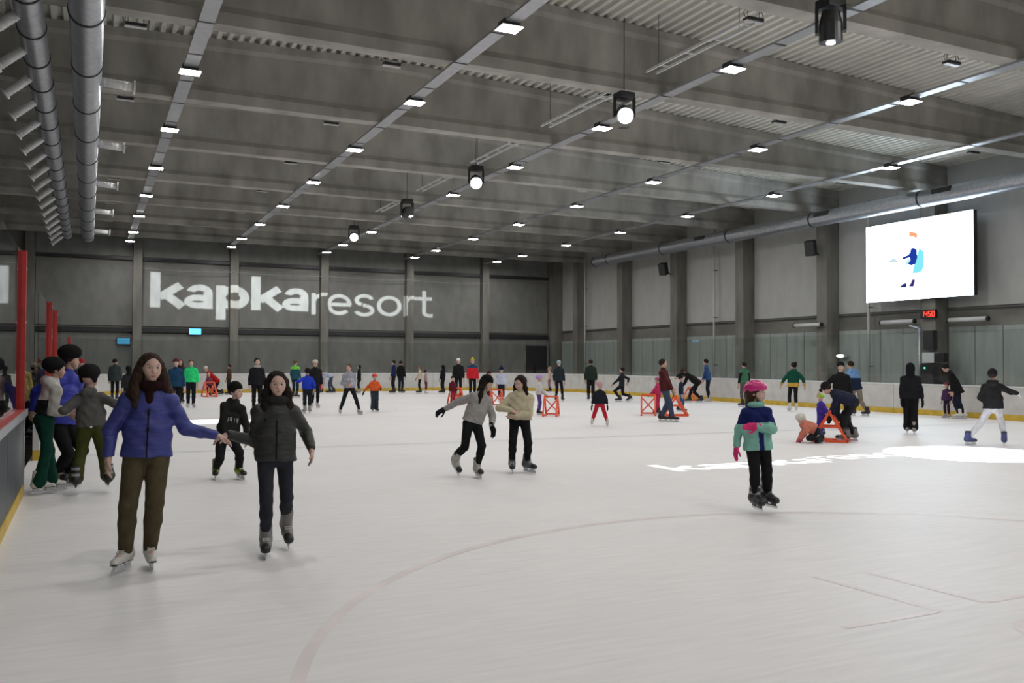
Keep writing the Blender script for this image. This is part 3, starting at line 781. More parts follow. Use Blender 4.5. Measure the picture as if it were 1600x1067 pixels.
# ------------------------------------------------------------------ skates (shared templates, toe along +X, ankle over origin, size for a 1.7 m person)
SK = {}
def skate_mesh(kind, rgb):
    key = (kind, rgb)
    if key in SK: return SK[key]
    ex, ey, ez = np.eye(3)
    s = Sdf()
    if kind == 'figure':
        s.cap((-.055, 0, .115), (.06, 0, .11), .042, .042, ey, .95, .03).cap((.06, 0, .105), (.155, 0, .095), .040, .034, ey, 1.05, .03)
        s.cap((-.03, 0, .14), (-.02, 0, .29), .05, .047, ex, 1.15, .04).cut((0, 0, .072), (0, 0, -1)).cut((0, 0, .30), (0, 0, 1))
    elif kind == 'hockey':
        s.cap((-.06, 0, .12), (.06, 0, .11), .046, .044, ey, 1., .03).cap((.06, 0, .11), (.17, 0, .10), .046, .042, ey, 1.05, .03)
        s.cap((-.03, 0, .15), (-.012, 0, .27), .056, .055, ex, 1.2, .04).cap((.03, 0, .19), (.0, 0, .30), .03, .026, ey, 1.3, .02).cut((0, 0, .072), (0, 0, -1)).cut((0, 0, .305), (0, 0, 1))
    else:
        s.cap((-.07, 0, .12), (.07, 0, .115), .054, .054, ey, 1., .03).cap((.07, 0, .11), (.17, 0, .10), .052, .046, ey, 1.05, .03)
        s.cap((-.03, 0, .15), (-.005, 0, .29), .066, .064, ex, 1.15, .04).cut((0, 0, .068), (0, 0, -1)).cut((0, 0, .31), (0, 0, 1))
    V, Q = s.mesh(.0085)
    c = ctr(V, Q); mi = np.zeros(len(Q))
    dark = (.015, .015, .016)
    base = mat('boot_%d_%d_%d' % tuple(int(x*999) for x in rgb), rgb, .45, var=.15, vscale=25)
    m2 = mat('boot_trim_black', dark, .4)
    if kind == 'hockey': mi[(c[:, 0] > .135) | ((c[:, 2] > .262) & (c[:, 0] < .02)) | (c[:, 2] < .085)] = 1
    elif kind == 'figure': mi[c[:, 2] < .084] = 1
    else:
        mi[(np.abs(c[:, 2]-.2) < .016) | (np.abs(c[:, 2]-.275) < .014)] = 1; m2 = mat('boot_buckle_grey', (.25, .25, .27), .35)
    boot = np_mesh('boot', V, Q, [base, m2], mi)
    b = MB()
    b.box((.05, 0, .022), (.29, .004, .03)); b.box((.197, 0, .03), (.012, .004, .03)); bl = b
    me = bpy.data.meshes.new('blade'); me.from_pydata(bl.v, [], bl.f); me.materials.append(mat('blade_steel', (.62, .64, .68), .25, metal=.9))
    hs = MB()
    hs.box((.125, 0, .055), (.085, .022, .036)); hs.box((-.035, 0, .055), (.075, .022, .036)); hs.box((.045, 0, .039), (.25, .012, .012)); hs.box((.05, 0, .073), (.24, .07, .008))
    mh = bpy.data.meshes.new('holder'); mh.from_pydata(hs.v, [], hs.f); mh.materials.append(mat('holder_white', (.66, .67, .68), .4) if kind != 'rental' else m2 if False else mat('holder_dark', (.03, .03, .033), .4) if kind == 'rental' else mat('holder_white', (.66, .67, .68), .4))
    lc = MB()
    for i in range(6):
        z = .165+.021*i if i > 1 else .15+.01*i; x = .052-.010*i if i > 1 else .085-.02*i
        lc.tube((x, -.028, z), (x+.004, .028, z+.012), .0042, n=5); lc.tube((x, .028, z), (x+.004, -.028, z+.012), .0042, n=5)
    ml = bpy.data.meshes.new('laces'); ml.from_pydata(lc.v, [], lc.f); ml.materials.append(mat('lace_pale', (.62, .60, .56), .8))
    SK[key] = (boot, me, mh, ml); return SK[key]
def add_skate(root, kind, rgb, pos, fwd, size, pitch=0., laces=False):
    boot, bl, hd, lc = skate_mesh(kind, rgb)
    f = nv([fwd[0], fwd[1], 0]); R = Matrix(((f[0], -f[1], 0), (f[1], f[0], 0), (0, 0, 1))).to_4x4() @ Matrix.Rotation(math.radians(pitch), 4, 'Y')
    o = bpy.data.objects.new('skate', boot); col.objects.link(o); o.parent = root
    o.matrix_local = Matrix.Translation(Vector(pos)) @ R @ Matrix.Scale(size, 4)
    for nm, me in (('blade', bl), ('blade_holder', hd))+((('laces', lc),) if laces else ()):
        c = bpy.data.objects.new(nm, me); col.objects.link(c); c.parent = o
        if nm == 'laces': c['kind'] = 'stuff'
    return o
def ik(a, b, l1, l2, hint):
    d = b-a; L = np.linalg.norm(d); mx = (l1+l2)*.995
    if L > mx: b = a+d*(mx/L); d = b-a; L = mx
    L = max(L, abs(l1-l2)+.02); u = d/L
    x = (l1*l1-l2*l2+L*L)/(2*L); y = math.sqrt(max(0, l1*l1-x*x)); h = hint-u*(hint@u); h = nv(h)
    return a+u*x+h*y, b
SKIN = mat('skin', (.52, .33, .26), .55, spec=.3, var=.06, vscale=30)
SKIN2 = mat('skin_pale', (.60, .40, .33), .55, spec=.3, var=.06, vscale=30)
M_eye = mat('eye_white', (.55, .54, .52), .3); M_iris = mat('eye_dark', (.03, .02, .015), .2); M_lip = mat('lips', (.36, .13, .12), .5)
BLK = (.012, .012, .014)
def person(label, g, H, face=0., look=None, tilt=0., roll=0., feet=None, hands=None, neck=None, pel=None, lean=(0, 0), kid=False,
           jac=BLK, jkind='cloth', sleeve=None, jac2=None, split=None, hem=.10, bulk=1., hood=False, collar=None, torso_extra=None,
           pants=BLK, leg=1., flare=1., boot=('hockey', BLK), glove=None, hat=None, hatc=BLK, hair=None, hairc=(.03, .018, .012), h=.02, scarf=None,
           skin=SKIN, detail=False, elbow=None, knee=None, group=None, ground_pt=None, stripe=None, bands=None, arm0=False, bib=True):
    A = ground(*g) if ground_pt is None else np.asarray(ground_pt, float)
    dist = float((A-CAM) @ FW); pxm = F/dist
    e2 = nv([A[0], A[1], 0]); e1 = np.array([e2[1], -e2[0], 0]); e3 = np.array([0, 0, 1.])
    def dirn(deg): t = math.radians(deg); return -math.cos(t)*e2+math.sin(t)*e1
    def W(px, py, dd=0.):
        r = ray(px, py); t = ((A-CAM) @ e2)/(r @ e2); p = CAM+r*t
        return p+e2*dd
    fw = dirn(face); lf = np.cross(e3, fw)
    hh = (.158 if kid else .136)*H; LG = .06*min(1, H/1.5)+.012
    shW = (.092 if not kid else .088)*H; TL = (.30 if not kid else .285)*H
    zt = LG+H
    if neck is not None: NK = W(*neck)
    else: NK = A+e3*(zt-hh-.035*H)+e1*lean[0]+e2*lean[1]
    if pel is not None: PL = W(*pel)
    else:
        PL = A+e3*(NK[2]-TL)+(e1*lean[0]+e2*lean[1])*.25
    if pel is None and neck is not None: PL = NK-e3*TL*.98-(NK-A-e3*NK[2])*.6
    # feet
    thL = .232*H if not kid else .222*H; shL = thL
    if feet is None: feet = ((None, .0, 0, 15), (None, 0, 0, -15))
    ank = []; toes = []; pitches = []
    for i, ft in enumerate(feet):
        sg = 1 if i == 0 else -1
        px, dd, lift, toe = ft[:4]
        p = A+lf*(sg*.055*H) if px is None else A+e1*((px-g[0])/pxm)
        p = p+e2*dd+e3*lift; toes.append(dirn(face+toe)); ank.append(p); pitches.append(ft[4] if len(ft) > 4 else 0.)
    az = LG+.045*H
    hips = []
    for i in range(2):
        hips.append(PL+lf*((1 if i == 0 else -1)*.05*H)-e3*.015*H)
    mxz = 1e9
    for i in range(2):
        a = ank[i]+e3*az; hz = np.linalg.norm((hips[i]-a)[:2]); r2 = ((thL+shL)*.992)**2-hz*hz
        mxz = min(mxz, a[2]+math.sqrt(max(r2, .01)))
    if mxz < hips[0][2] and pel is None:
        dz = hips[0][2]-mxz; PL = PL-e3*dz; hips = [q-e3*dz for q in hips]
        if neck is None: NK = NK-e3*dz*.9
    u = nv(NK-PL); lfs = nv(lf-u*(lf @ u)); fws = np.cross(lfs, u)
    knees = []
    for i in range(2):
        a = ank[i]+e3*az
        hint = nv(fw*.8+toes[i]*.6) if knee is None else nv(fw*.6+e1*knee[i])
        kn, a2 = ik(hips[i], a, thL, shL, hint); knees.append(kn); ank[i] = a2-e3*az
    # arms
    uaL = .166*H; faL = .140*H
    SH = [NK-u*.058*H+lfs*(shW*s_) for s_ in (1, -1)]
    wr = []; el = []; fa = []
    for i in range(2):
        sg = 1 if i == 0 else -1
        hd_ = None if hands is None else hands[i]
        if hd_ is None: tgt = SH[i]-e3*(uaL+faL)*.96+lfs*(sg*.045*H)+fws*.05*H
        else: tgt = W(*hd_[:3])
        tgt_w = tgt
        hint = -fws*.9+lfs*(sg*.5)-e3*.25
        if elbow is not None and elbow[i] is not None: hint = e1*elbow[i][0]+e3*elbow[i][1]+e2*elbow[i][2]
        E_, w_ = ik(SH[i], tgt_w, uaL, faL, hint); el.append(E_); wr.append(w_); fa.append(nv(w_-E_))
    # head frame
    lk = face if look is None else look
    hf = dirn(lk); tl = math.radians(tilt); hu = e3.copy()
    hu = nv(hu*.75+u*.25)
    hf = nv(hf-hu*(hf @ hu)); hl = np.cross(hu, hf)
    hf, hu = hf*math.cos(tl)-hu*math.sin(tl), hu*math.cos(tl)+hf*math.sin(tl)
    rl = math.radians(roll); hl, hu = hl*math.cos(rl)+hu*math.sin(rl), hu*math.cos(rl)-hl*math.sin(rl)
    fr = np.array([hf, hl, hu]); HB = NK+u*.03*H+hf*.008*H
    def hp(x, y, z): return HB+(hf*x+hl*y+hu*z)*hh
    # ---------------- body
    s = Sdf()
    s.cap(PL, PL+u*TL*.45, .044*H, .043*H, lfs, 1.35, .03).cap(PL+u*TL*.45, PL+u*TL*.78, .042*H, .034*H, lfs, 1.6, .03)
    s.cap(NK-u*.04*H, hp(-.02, 0, .3), .030*H, .028*H, k=.02)
    for i in range(2):
        s.cap(SH[i], el[i], .024*H, .02*H, k=.03).cap(el[i], wr[i], .02*H, .014*H, k=.015)
        s.cap(hips[i], knees[i], .046*H, .03*H, k=.03).cap(knees[i], ank[i]+e3*az, .028*H, .018*H, k=.02)
        s.cap(ank[i]+e3*(az-.01), ank[i]+e3*(az-.02)+toes[i]*.06*H, .016*H, .014*H, k=.01)
    def headprims(s):
        s.ell(hp(-.06, 0, .62), fr, (.435*hh, .345*hh, .375*hh), .02)
        s.cap(hp(.12, 0, .42), hp(.22, 0, .16), .27*hh, .15*hh, hl, 1.05, .04)
        s.cap(hp(.36, 0, .50), hp(.435, 0, .36), .03*hh, .055*hh, k=.018)
        for y in (-1, 1):
            s.ell(hp(-.06, y*.345, .46), fr, (.09*hh, .035*hh, .13*hh), .01)
            s.cap(hp(.27, y*.14, .30), hp(.25, y*.16, .36), .10*hh, .09*hh, k=.03)
            s.ell(hp(.42, y*.145, .505), fr, (.075*hh, .085*hh, .05*hh), .015, True)
        s.cap(hp(.335, -.08, .215), hp(.335, .08, .215), .04*hh, k=.015)
        return s
    def handprims(s, i, scale=1., mitt=False):
        sg = 1 if i == 0 else -1
        d = nv(fa[i]*.8-e3*.25) if hands is None or hands[i] is None or len(hands[i]) < 4 else nv(e1*hands[i][3]+e3*hands[i][4]+e2*hands[i][5])
        inn = -lfs*sg; inn = nv(inn-d*(inn @ d)); sd = np.cross(d, inn)
        if sd @ fws < 0: sd = -sd              # thumb side: forward
        k = H*scale; w0 = wr[i]
        s.cap(w0-d*.01*k, w0+d*.018*k, .0155*k, .015*k, sd, 1.25, .01)
        s.cap(w0+d*.018*k, w0+d*.05*k, .0125*k, .011*k, sd, 2.0, .012)
        if mitt: s.cap(w0+d*.05*k, w0+d*.085*k+inn*.012*k, .013*k, .010*k, sd, 1.8, .012)
        else:
            for q, ln in zip((-1.5, -.5, .5, 1.5), (.80, .98, 1.05, .92)):
                b0 = w0+d*.053*k+sd*q*.0118*k; d1 = nv(d+inn*.35+sd*q*.06); d2 = nv(d+inn*.95)
                m_ = b0+d1*.024*k*ln; s.cap(b0, m_, .0058*k, .0052*k, k=.003).cap(m_, m_+d2*.021*k*ln, .0052*k, .0042*k, k=.002)
        t0 = w0+d*.018*k+sd*.020*k; t1 = t0+nv(d*.75+sd*.62+inn*.3)*.028*k
        s.cap(t0, t1, .0075*k, .0065*k, k=.006).cap(t1, t1+nv(d+inn*.5+sd*.1)*.02*k, .0062*k, .005*k, k=.003)
        return s
    fine = h < .013
    if not fine:
        headprims(s)
        if glove is None:
            for i in range(2): handprims(s, i, 1.15, True)
        V, Q = s.mesh(h*.9, org=A)
    else:
        V, Q = s.mesh(h, org=A)
        ex = [headprims(Sdf()).mesh(.0055, org=A)]
        if glove is None: ex += [handprims(Sdf(), i).mesh(.0035, org=A) for i in range(2)]
        for v2, q2 in ex: Q = np.concatenate([Q, q2+len(V)]); V = np.concatenate([V, v2])
    root = bpy.data.objects.new('person', np_mesh('person', V, Q, [skin])); col.objects.link(root); root.location = A
    tag(root, label, 'person', group)
    def part(name, s, m, hh_=h, noise=0., mi=None, parent=root, ns=9.):
        V, Q = s.mesh(hh_, noise, ns, org=A)
        if len(V) == 0: return None
        ms = m if isinstance(m, list) else [m]
        me = np_mesh(name, V, Q, ms, None if mi is None else mi(ctr(V, Q)+A))
        o = bpy.data.objects.new(name, me); col.objects.link(o); o.parent = parent; return o
    # ---------------- trousers
    nz = .0035 if fine else .004
    s = Sdf(); s.cap(PL-lf*.036*H, PL+lf*.036*H, .060*H*leg**.5, k=.03)
    s.cap(PL, PL+u*.07*H, .055*H, .052*H, lfs, 1.4, .03)
    for i in range(2):
        s.cap(hips[i], knees[i], .052*H*leg, .038*H*leg, k=.025)
        ctop = ank[i]+e3*(az+.02 if flare <= 1.05 else az+.012)
        mid = knees[i]*.62+ctop*.38
        s.cap(knees[i], mid, .038*H*leg, .0375*H*leg, k=.02)
        s.cap(mid, ctop, .0375*H*leg, (.024 if leg < 1.08 else .030*leg)*H*(1 if flare <= 1.05 else flare*1.25), k=.02)
    part('trousers', s, fabric(pants), h, nz*.55)
    # ---------------- jacket
    s = Sdf(); B = bulk; hem = hem-.06; bot = PL-u*hem*H
    s.cap(PL-u*(hem+.03)*H, PL+u*TL*.4, .0745*H*B, .066*H*B, lfs, 1.52, .03)
    s.cap(PL+u*TL*.4, PL+u*TL*.76, .065*H*B, .058*H*B, lfs, 1.48, .04)
    s.cap(SH[0], SH[1], .036*H*B, k=.03)
    for i in range(2): s.cap(NK-u*.012*H, SH[i], .036*H, .034*H, k=.03)
    s.cap(NK-u*.03*H, NK+u*.005*H, .05*H, .040*H, k=.03)
    sl = []
    for i in range(2):
        s.cap(SH[i], el[i], .037*H*B, .033*H*B, k=.03); s.cap(el[i], wr[i]-fa[i]*.005*H, .033*H*B, .024*H*B, k=.015)
    if hood: s.cap(NK-fws*.05*H+lfs*.03*H, NK-fws*.05*H-lfs*.03*H, .038*H, k=.03)
    s.cut(bot, -u)
    mats_ = [fabric(jac, jkind)]; mi = None
    if jac2 is not None or sleeve is not None:
        mats_.append(fabric(jac2 if jac2 is not None else sleeve, jkind))
        def mi(c):
            r = np.zeros(len(c)); t = (c-PL) @ u
            if jac2 is not None:
                ztor = PL[2]+split*TL; r[c[:, 2] < ztor] = 1
                if stripe is not None: r[(np.abs((c-PL) @ lfs-stripe) < .022*H) & ((c-PL) @ fws > 0) & (c[:, 2] < ztor)] = 0
            if sleeve is not None or arm0:
                for i in range(2):
                    w2 = (c-SH[i]); ab = el[i]-SH[i]; tt = np.clip((w2 @ ab)/(ab @ ab), 0, 1); d_ = np.linalg.norm(w2-tt[:, None]*ab, axis=1)
                    w3 = (c-el[i]); ab3 = wr[i]-el[i]; t3 = np.clip((w3 @ ab3)/(ab3 @ ab3), 0, 1); d3 = np.linalg.norm(w3-t3[:, None]*ab3, axis=1)
                    if jac2 is None: r[(np.minimum(d_, d3) < .046*H*B) & (tt > .15)] = 1
                    else:
                        if arm0: r[((d3 < .045*H*B) & (t3 > 0.0)) | ((d_ < .042*H*B) & (tt > .3))] = 0
                        else: r[(d3 < .048*H*B) & (t3 > 0.0)] = sl_mode
            return r
        sl_mode = 1
    J = part('jacket', s, mats_, h, nz*1.3, mi)
    if detail and J is not None and jkind == 'puffer':
        pass
    # ---------------- gloves
    if glove is not None:
        for i in range(2):
            part('glove', handprims(Sdf(), i, 1.28, not fine or detail == 'mitt'), fabric(glove), .0045 if fine else .014)
    # ---------------- skates
    for i in range(2):
        add_skate(root, boot[0], boot[1], ank[i]-A, toes[i], .60+.40*H/1.7 if H > 1.2 else .68, pitches[i], laces=fine)
    # ---------------- face
    if detail:
        for y in (-1, 1):
            e_ = part('eye', Sdf().ell(hp(.335, y*.145, .505), fr, (.05*hh, .065*hh, .038*hh), .001), M_eye, .003)
            part('iris', Sdf().ell(hp(.377, y*.145, .505), fr, (.015*hh, .032*hh, .034*hh), .001), M_iris, .0025)
            part('eyebrow', Sdf().cap(hp(.385, y*.06, .60), hp(.34, y*.22, .615), .014*hh, .010*hh), mat('brow', (.05, .03, .02), .8), .003)
        part('lips', Sdf().cap(hp(.372, -.085, .21), hp(.385, 0, .205), .020*hh, .028*hh, k=.004).cap(hp(.385, 0, .205), hp(.372, .085, .21), .028*hh, .020*hh, k=.004), M_lip, .003)
    # ---------------- hair
    hm = mat('hair_%d_%d_%d' % tuple(int(x*999) for x in hairc), hairc, .75, spec=.15, var=.35, vscale=40, bump=.6, bscale=90, stretch=(1, 1, .15))
    hr = h*.6 if fine else h*.85
    if hair:
        s = Sdf(); s.ell(hp(-.09, 0, .62), fr, (.47*hh, .41*hh, .44*hh), .02)
        if hair in ('long', 'long_back', 'loose'):
            s.cap(hp(-.28, 0, .55), hp(-.30, 0, -.25), .24*hh, .20*hh, hl, 1.5, .04)
        s.ell(hp(.40, 0, .36), fr, (.36*hh, .29*hh, .46*hh), .02, True)
        s.ell(hp(.46, 0, .62), fr, (.20*hh, .24*hh, .22*hh), .02, True)
        if hair in ('short', 'pony', 'bun'): s.ell(hp(.1, 0, .05), fr, (.42*hh, .6*hh, .30*hh), .03, True)
        if hair in ('long', 'loose'):
            for y in (-1, 1):
                kx = .0 if hair == 'long' else .04
                s.cap(hp(-.04, y*.36, .62), hp(.0, y*.44, .10), .11*hh, .13*hh, k=.03)
                s.cap(hp(.0, y*.44, .10), hp(.10+kx, y*(.58 if hair == 'loose' else .48), -.42), .14*hh, .13*hh, k=.04)
                s.cap(hp(.10+kx, y*(.56 if hair == 'loose' else .48), -.40), hp(.18+kx, y*(.56 if hair == 'loose' else .42), -.85 if hair == 'loose' else -.95), .14*hh, .10*hh, k=.05)
                if hair == 'loose': s.cap(hp(-.1, y*.42, .35), hp(-.05, y*.72, -.45), .12*hh, .12*hh, k=.05)
        if hair == 'pony': s.cap(hp(-.5, 0, .75), hp(-.62, 0, .35), .12*hh, .10*hh, k=.02).cap(hp(-.62, 0, .35), hp(-.58, 0, -.15), .10*hh, .04*hh, k=.03)
        if hair == 'bun': s.ell(hp(-.42, 0, .95), fr, (.17*hh,)*3, .02)
        part('hair', s, hm, hr, .0022 if fine else 0, ns=22)
    if hat:
        hmat = fabric(hatc, 'knit') if hat in ('beanie', 'bobble', 'beret', 'fur', 'hoodup') else mat('helmet_%d_%d_%d' % tuple(int(x*999) for x in hatc), hatc, .25, var=.1)
        s = Sdf()
        if hat in ('beanie', 'bobble'):
            s.ell(hp(-.08, 0, .68), fr, (.49*hh, .43*hh, .50*hh), .01).cut(hp(.1, 0, .64), -hu*1.-hf*-.18)
            s.cap(hp(-.45, 0, .62), hp(-.3, 0, .62), .02*hh, k=.01)
        if hat == 'beret': s.ell(hp(-.20, 0, .78), fr, (.58*hh, .50*hh, .46*hh), .03).ell(hp(-.06, 0, .74), fr, (.49*hh, .43*hh, .28*hh), .03).cut(hp(.1, 0, .56), -hu-hf*-.55)
        if hat == 'fur':
            s.ell(hp(-.06, 0, .92), fr, (.62*hh, .56*hh, .46*hh), .02).ell(hp(-.15, .38, .6), fr, (.2*hh, .12*hh, .3*hh), .03).ell(hp(-.15, -.38, .6), fr, (.2*hh, .12*hh, .3*hh), .03)
        if hat == 'hoodup':
            s.ell(hp(-.10, 0, .60), fr, (.52*hh, .46*hh, .55*hh), .02).cap(hp(-.2, 0, .3), NK-fws*.02*H, .40*hh, .45*hh, k=.05).ell(hp(.48, 0, .42), fr, (.36*hh, .30*hh, .46*hh), .02, True)
        if hat == 'helmet':
            s.ell(hp(-.08, 0, .72), fr, (.56*hh, .47*hh, .46*hh), .02).cap(hp(.36, -.16, .78), hp(.36, .16, .78), .07*hh, k=.06).cap(hp(-.5, -.1, .60), hp(-.5, .1, .60), .10*hh, k=.04)
            s.cut(hp(0, 0, .58), -hu-hf*-.12)
            if fine:
                for y, x in ((0, .2), (-.22, .1), (.22, .1), (0, -.25), (-.22, -.3), (.22, -.3)):
                    s.cap(hp(x-.1, y, 1.19-abs(y)*.35), hp(x+.12, y, 1.17-abs(y)*.35), .075*hh, k=.01, sub=True)
        hmi = None
        if bands: hmat = [fabric(c_, 'knit') for c_ in bands]; hmi = lambda c: np.clip((((c-HB) @ hu)/hh-.62)/.56*len(bands), 0, len(bands)-1).astype(int)
        o = part('helmet' if hat == 'helmet' else 'hat', s, hmat, h*.6 if fine else h*.8, .0015 if hat in ('fur',) else 0, hmi)
        if hat == 'bobble': part('pompom', Sdf().ell(hp(-.1, 0, 1.24), fr, (.15*hh,)*3, .01), hmat[-1] if bands else hmat, .012)
        if hat == 'helmet' and fine:
            sd = Sdf()
            for y in (-1, 1): sd.cap(hp(-.05, y*.37, .62), hp(.14, y*.24, .05), .02*hh, k=.005)
            part('chin_strap', sd.cap(hp(.14, -.24, .05), hp(.16, .24, .05), .02*hh), fabric(BLK), .004)
    if scarf is not None:
        s = Sdf()
        for t in range(12):
            a0, a1 = 2*math.pi*t/12, 2*math.pi*(t+1)/12
            s.cap(NK+u*.012*H+(lfs*math.cos(a0)*.046+fws*math.sin(a0)*.042)*H, NK+u*.012*H+(lfs*math.cos(a1)*.046+fws*math.sin(a1)*.042)*H, .024*H, k=.01)
        if detail is True and bib: s.cap(NK+fws*.038*H, NK-u*.13*H+fws*.052*H, .022*H, .010*H, lfs, 1.1, .02)
        part('scarf', s, fabric(scarf, 'knit'), h*.8)
    return dict(root=root, NK=NK, PL=PL, u=u, fws=fws, lfs=lfs, H=H, A=A, part=part, hp=hp, hh=hh, hl=hl, hf=hf, hu=hu)

# ================================================================== SKATING AIDS
def make_walker():
    r = empty('skating_aid')
    W_, Hh, D = .42, .62, .36
    for s in (-1, 1):
        x = s*W_/2; f = MB()
        f.bar((x, -D, .03), (x, D, .03), .05, .05); f.build('runner', M_orange, r)
        f = MB(); f.bar((x, -D, .03), (x, 0, Hh), .05, .045); f.build('strut', M_orange, r)
        f = MB(); f.bar((x, D, .03), (x, 0, Hh), .05, .045); f.build('strut', M_orange, r)
        f = MB(); f.bar((x, -D*.45, .32), (x, D*.45, .32), .04, .04); f.build('brace', M_orange, r)
    MB().bar((-W_/2, 0, Hh), (W_/2, 0, Hh), .05, .05).build('handle', M_orange, r)
    MB().bar((-W_/2, D, .05), (W_/2, D, .05), .045, .045).build('crossbar', M_orange, r)
    MB().bar((-W_/2, D*.9, .08), (W_/2, D*.1, Hh*.9), .03, .03).build('diagonal', M_orange, r)
    MB().bar((W_/2, D*.9, .08), (-W_/2, D*.1, Hh*.9), .03, .03).build('diagonal', M_orange, r)
    return r
walk0 = None
def walker(g, face, label, size=1.):
    global walk0
    if walk0 is None: walk0 = o = make_walker()
    else: o = copy_tree(walk0)
    A = ground(*g); e2 = nv([A[0], A[1], 0]); e1 = np.array([e2[1], -e2[0], 0]); t = math.radians(face); f = -math.cos(t)*e2+math.sin(t)*e1
    o.location = (A[0], A[1], 0); o.rotation_euler = (0, 0, math.atan2(f[1], f[0])-math.pi/2); o.scale = (size,)*3
    tag(o, label, 'skating aid'); return o

# ================================================================== PEOPLE, near ones first
WHITE = (.62, .60, .57); GREYB = (.30, .29, .28); NAVY = (.012, .016, .05); JEAN = (.05, .07, .12)
HF = ('hockey', BLK); HG = ('hockey', GREYB); FWH = ('figure', WHITE)
p4 = person('woman in blue jacket, olive trousers and white skates holding hands with a woman in black', (215, 889), 1.635, 0, look=14, feet=((233, .02, 0, 5), (197, -.02, 0, -28)),
       hands=((336, 680, .0, .9, -.35, 0), (170, 714, -.05, -.1, -1, -.1)), neck=(234, 606), pel=(229, 708), jac=(.05, .06, .26), jkind='puffer', hem=.075, bulk=1.06, pants=(.085, .068, .038),
       leg=1.10, boot=FWH, hair='loose', hairc=(.045, .026, .018), scarf=(.022, .008, .009), h=.0085, skin=SKIN2, detail=True, elbow=((.1, -1, .2), (-.6, -.1, .6)))
p5 = person('dark haired woman in charcoal quilted jacket skating hand in hand on black and white skates', (416, 868), 1.545, 4, look=8, feet=((446, .34, .07, 4, 22), (415, 0, 0, -4, 3)),
       hands=((486, 700, -.02, .1, -1, -.1), (358, 679, 0, -.9, -.3, 0)), neck=(432, 628), pel=(430, 712), jac=(.036, .037, .034), jkind='puffer', hem=.085, bulk=1.05, pants=(.03, .032, .042), leg=.92,
       boot=('hockey', (.19, .185, .18)), hair='long', hairc=(.018, .012, .010), h=.0085, skin=SKIN2, detail=True, elbow=((.25, -.2, 1), (.2, -1, .3)), scarf=(.030, .030, .028), bib=False)
# centre zips of the two jackets
for P_, m_, r_ in ((p4, BLK, .0795), (p5, (.010, .010, .010), .0785)):
    s = Sdf(); H_ = P_['H']; f_ = P_['fws']
    pts = [P_['PL']-P_['u']*.012*H_+f_*r_*H_, P_['PL']+P_['u']*.12*H_+f_*(r_-.003)*H_, P_['NK']-P_['u']*.10*H_+f_*(r_-.009)*H_]
    for a_, b_ in zip(pts[:-1], pts[1:]): s.cap(a_, b_, .0055)
    P_['part']('zip', s, fabric(m_), .004)
p1 = person('woman in black beret with white and black hoodie and flared green trousers by the gate', (70, 771), 1.62, 112, look=95, feet=((78, .10, 0, 0), (62, -.05, 0, -8)),
       hands=((100, 640, .22), (106, 645, -.02, .8, -.5, 0)), neck=(84, 597), pel=(69, 655), jac=(.52, .50, .47), jac2=(.012, .012, .013), split=.50, arm0=True, hem=.02, pants=(.006, .055, .035), flare=1.75, leg=1.02,
       boot=FWH, hat='beret', hair='short', hood=True, h=.0105, bulk=1.02, elbow=(None, (-.3, -.6, -.3)))
p2 = person('tall person in blue jacket and furry dark hat standing behind the beret woman', (99, 759), 1.76, 40, look=75, feet=((106, .12, 0, 10), (90, .12, 0, -10)),
       hands=((128, 640, .1), (50, 640, .05)), neck=(107, 583), pel=(97, 660), jac=(.022, .032, .32), jkind='puffer', hem=.07, bulk=1.12, pants=BLK, leg=1.1, boot=HG, hat='fur', hatc=(.014, .013, .013), hair='short', h=.0105)
p3 = person('child in grey hooded jacket with loose olive trousers seen from behind', (146, 772), 1.40, 178, look=150, feet=((120, 0, 0, 0), (168, .05, 0, 10)),
       hands=((108, 640, .10), (176, 628, .05, .9, .2, 0)), neck=(140, 612), pel=(143, 666), kid=True, jac=(.105, .10, .095), hem=.06, bulk=1.15, hood=True, pants=(.055, .062, .014), leg=1.25, flare=1.3,
       boot=('rental', BLK), hat='fur', hatc=(.014, .013, .013), h=.0105)
s = Sdf(); b0 = p3['PL']-p3['fws']*.088*p3['H']+p3['u']*.0*p3['H']
p3['part']('badge', s.cap(b0, b0+p3['lfs']*.002, .014), fabric((.7, .7, .7)), .004)
p6 = person('boy in black hoodie and beanie with lime green skates gliding behind the two women', (356, 748), 1.37, 12, look=52, feet=((373, -.05, 0, 10), (338, .05, 0, -14)),
       hands=((386, 690, -.05), (352, 682, -.12)), neck=(366, 628), pel=(354, 684), kid=True, jac=(.018, .018, .018), hem=.07, bulk=1.08, hood=True, pants=(.013, .013, .014), leg=1.12, boot=('hockey', (.22, .32, .02)),
       hat='beanie', hatc=(.012, .012, .012), hair='short', h=.0105, elbow=((.8, 0, .3), (-.8, 0, .2)), skin=SKIN2, detail=True)
for k in range(4):
    c_ = p6['PL']+p6['u']*.19*p6['H']+p6['fws']*.075*p6['H']+p6['lfs']*(.055-.032*k)*p6['H']
    s = Sdf().cap(c_-p6['u']*.02*p6['H'], c_+p6['u']*.02*p6['H'], .006)
    if k % 2 == 0: s.cap(c_+p6['u']*.02*p6['H'], c_+p6['u']*.02*p6['H']-p6['lfs']*.018*p6['H'], .006).cap(c_, c_-p6['lfs']*.016*p6['H'], .006)
    p6['part']('chest_letter', s, fabric((.35, .35, .35)), .0045)
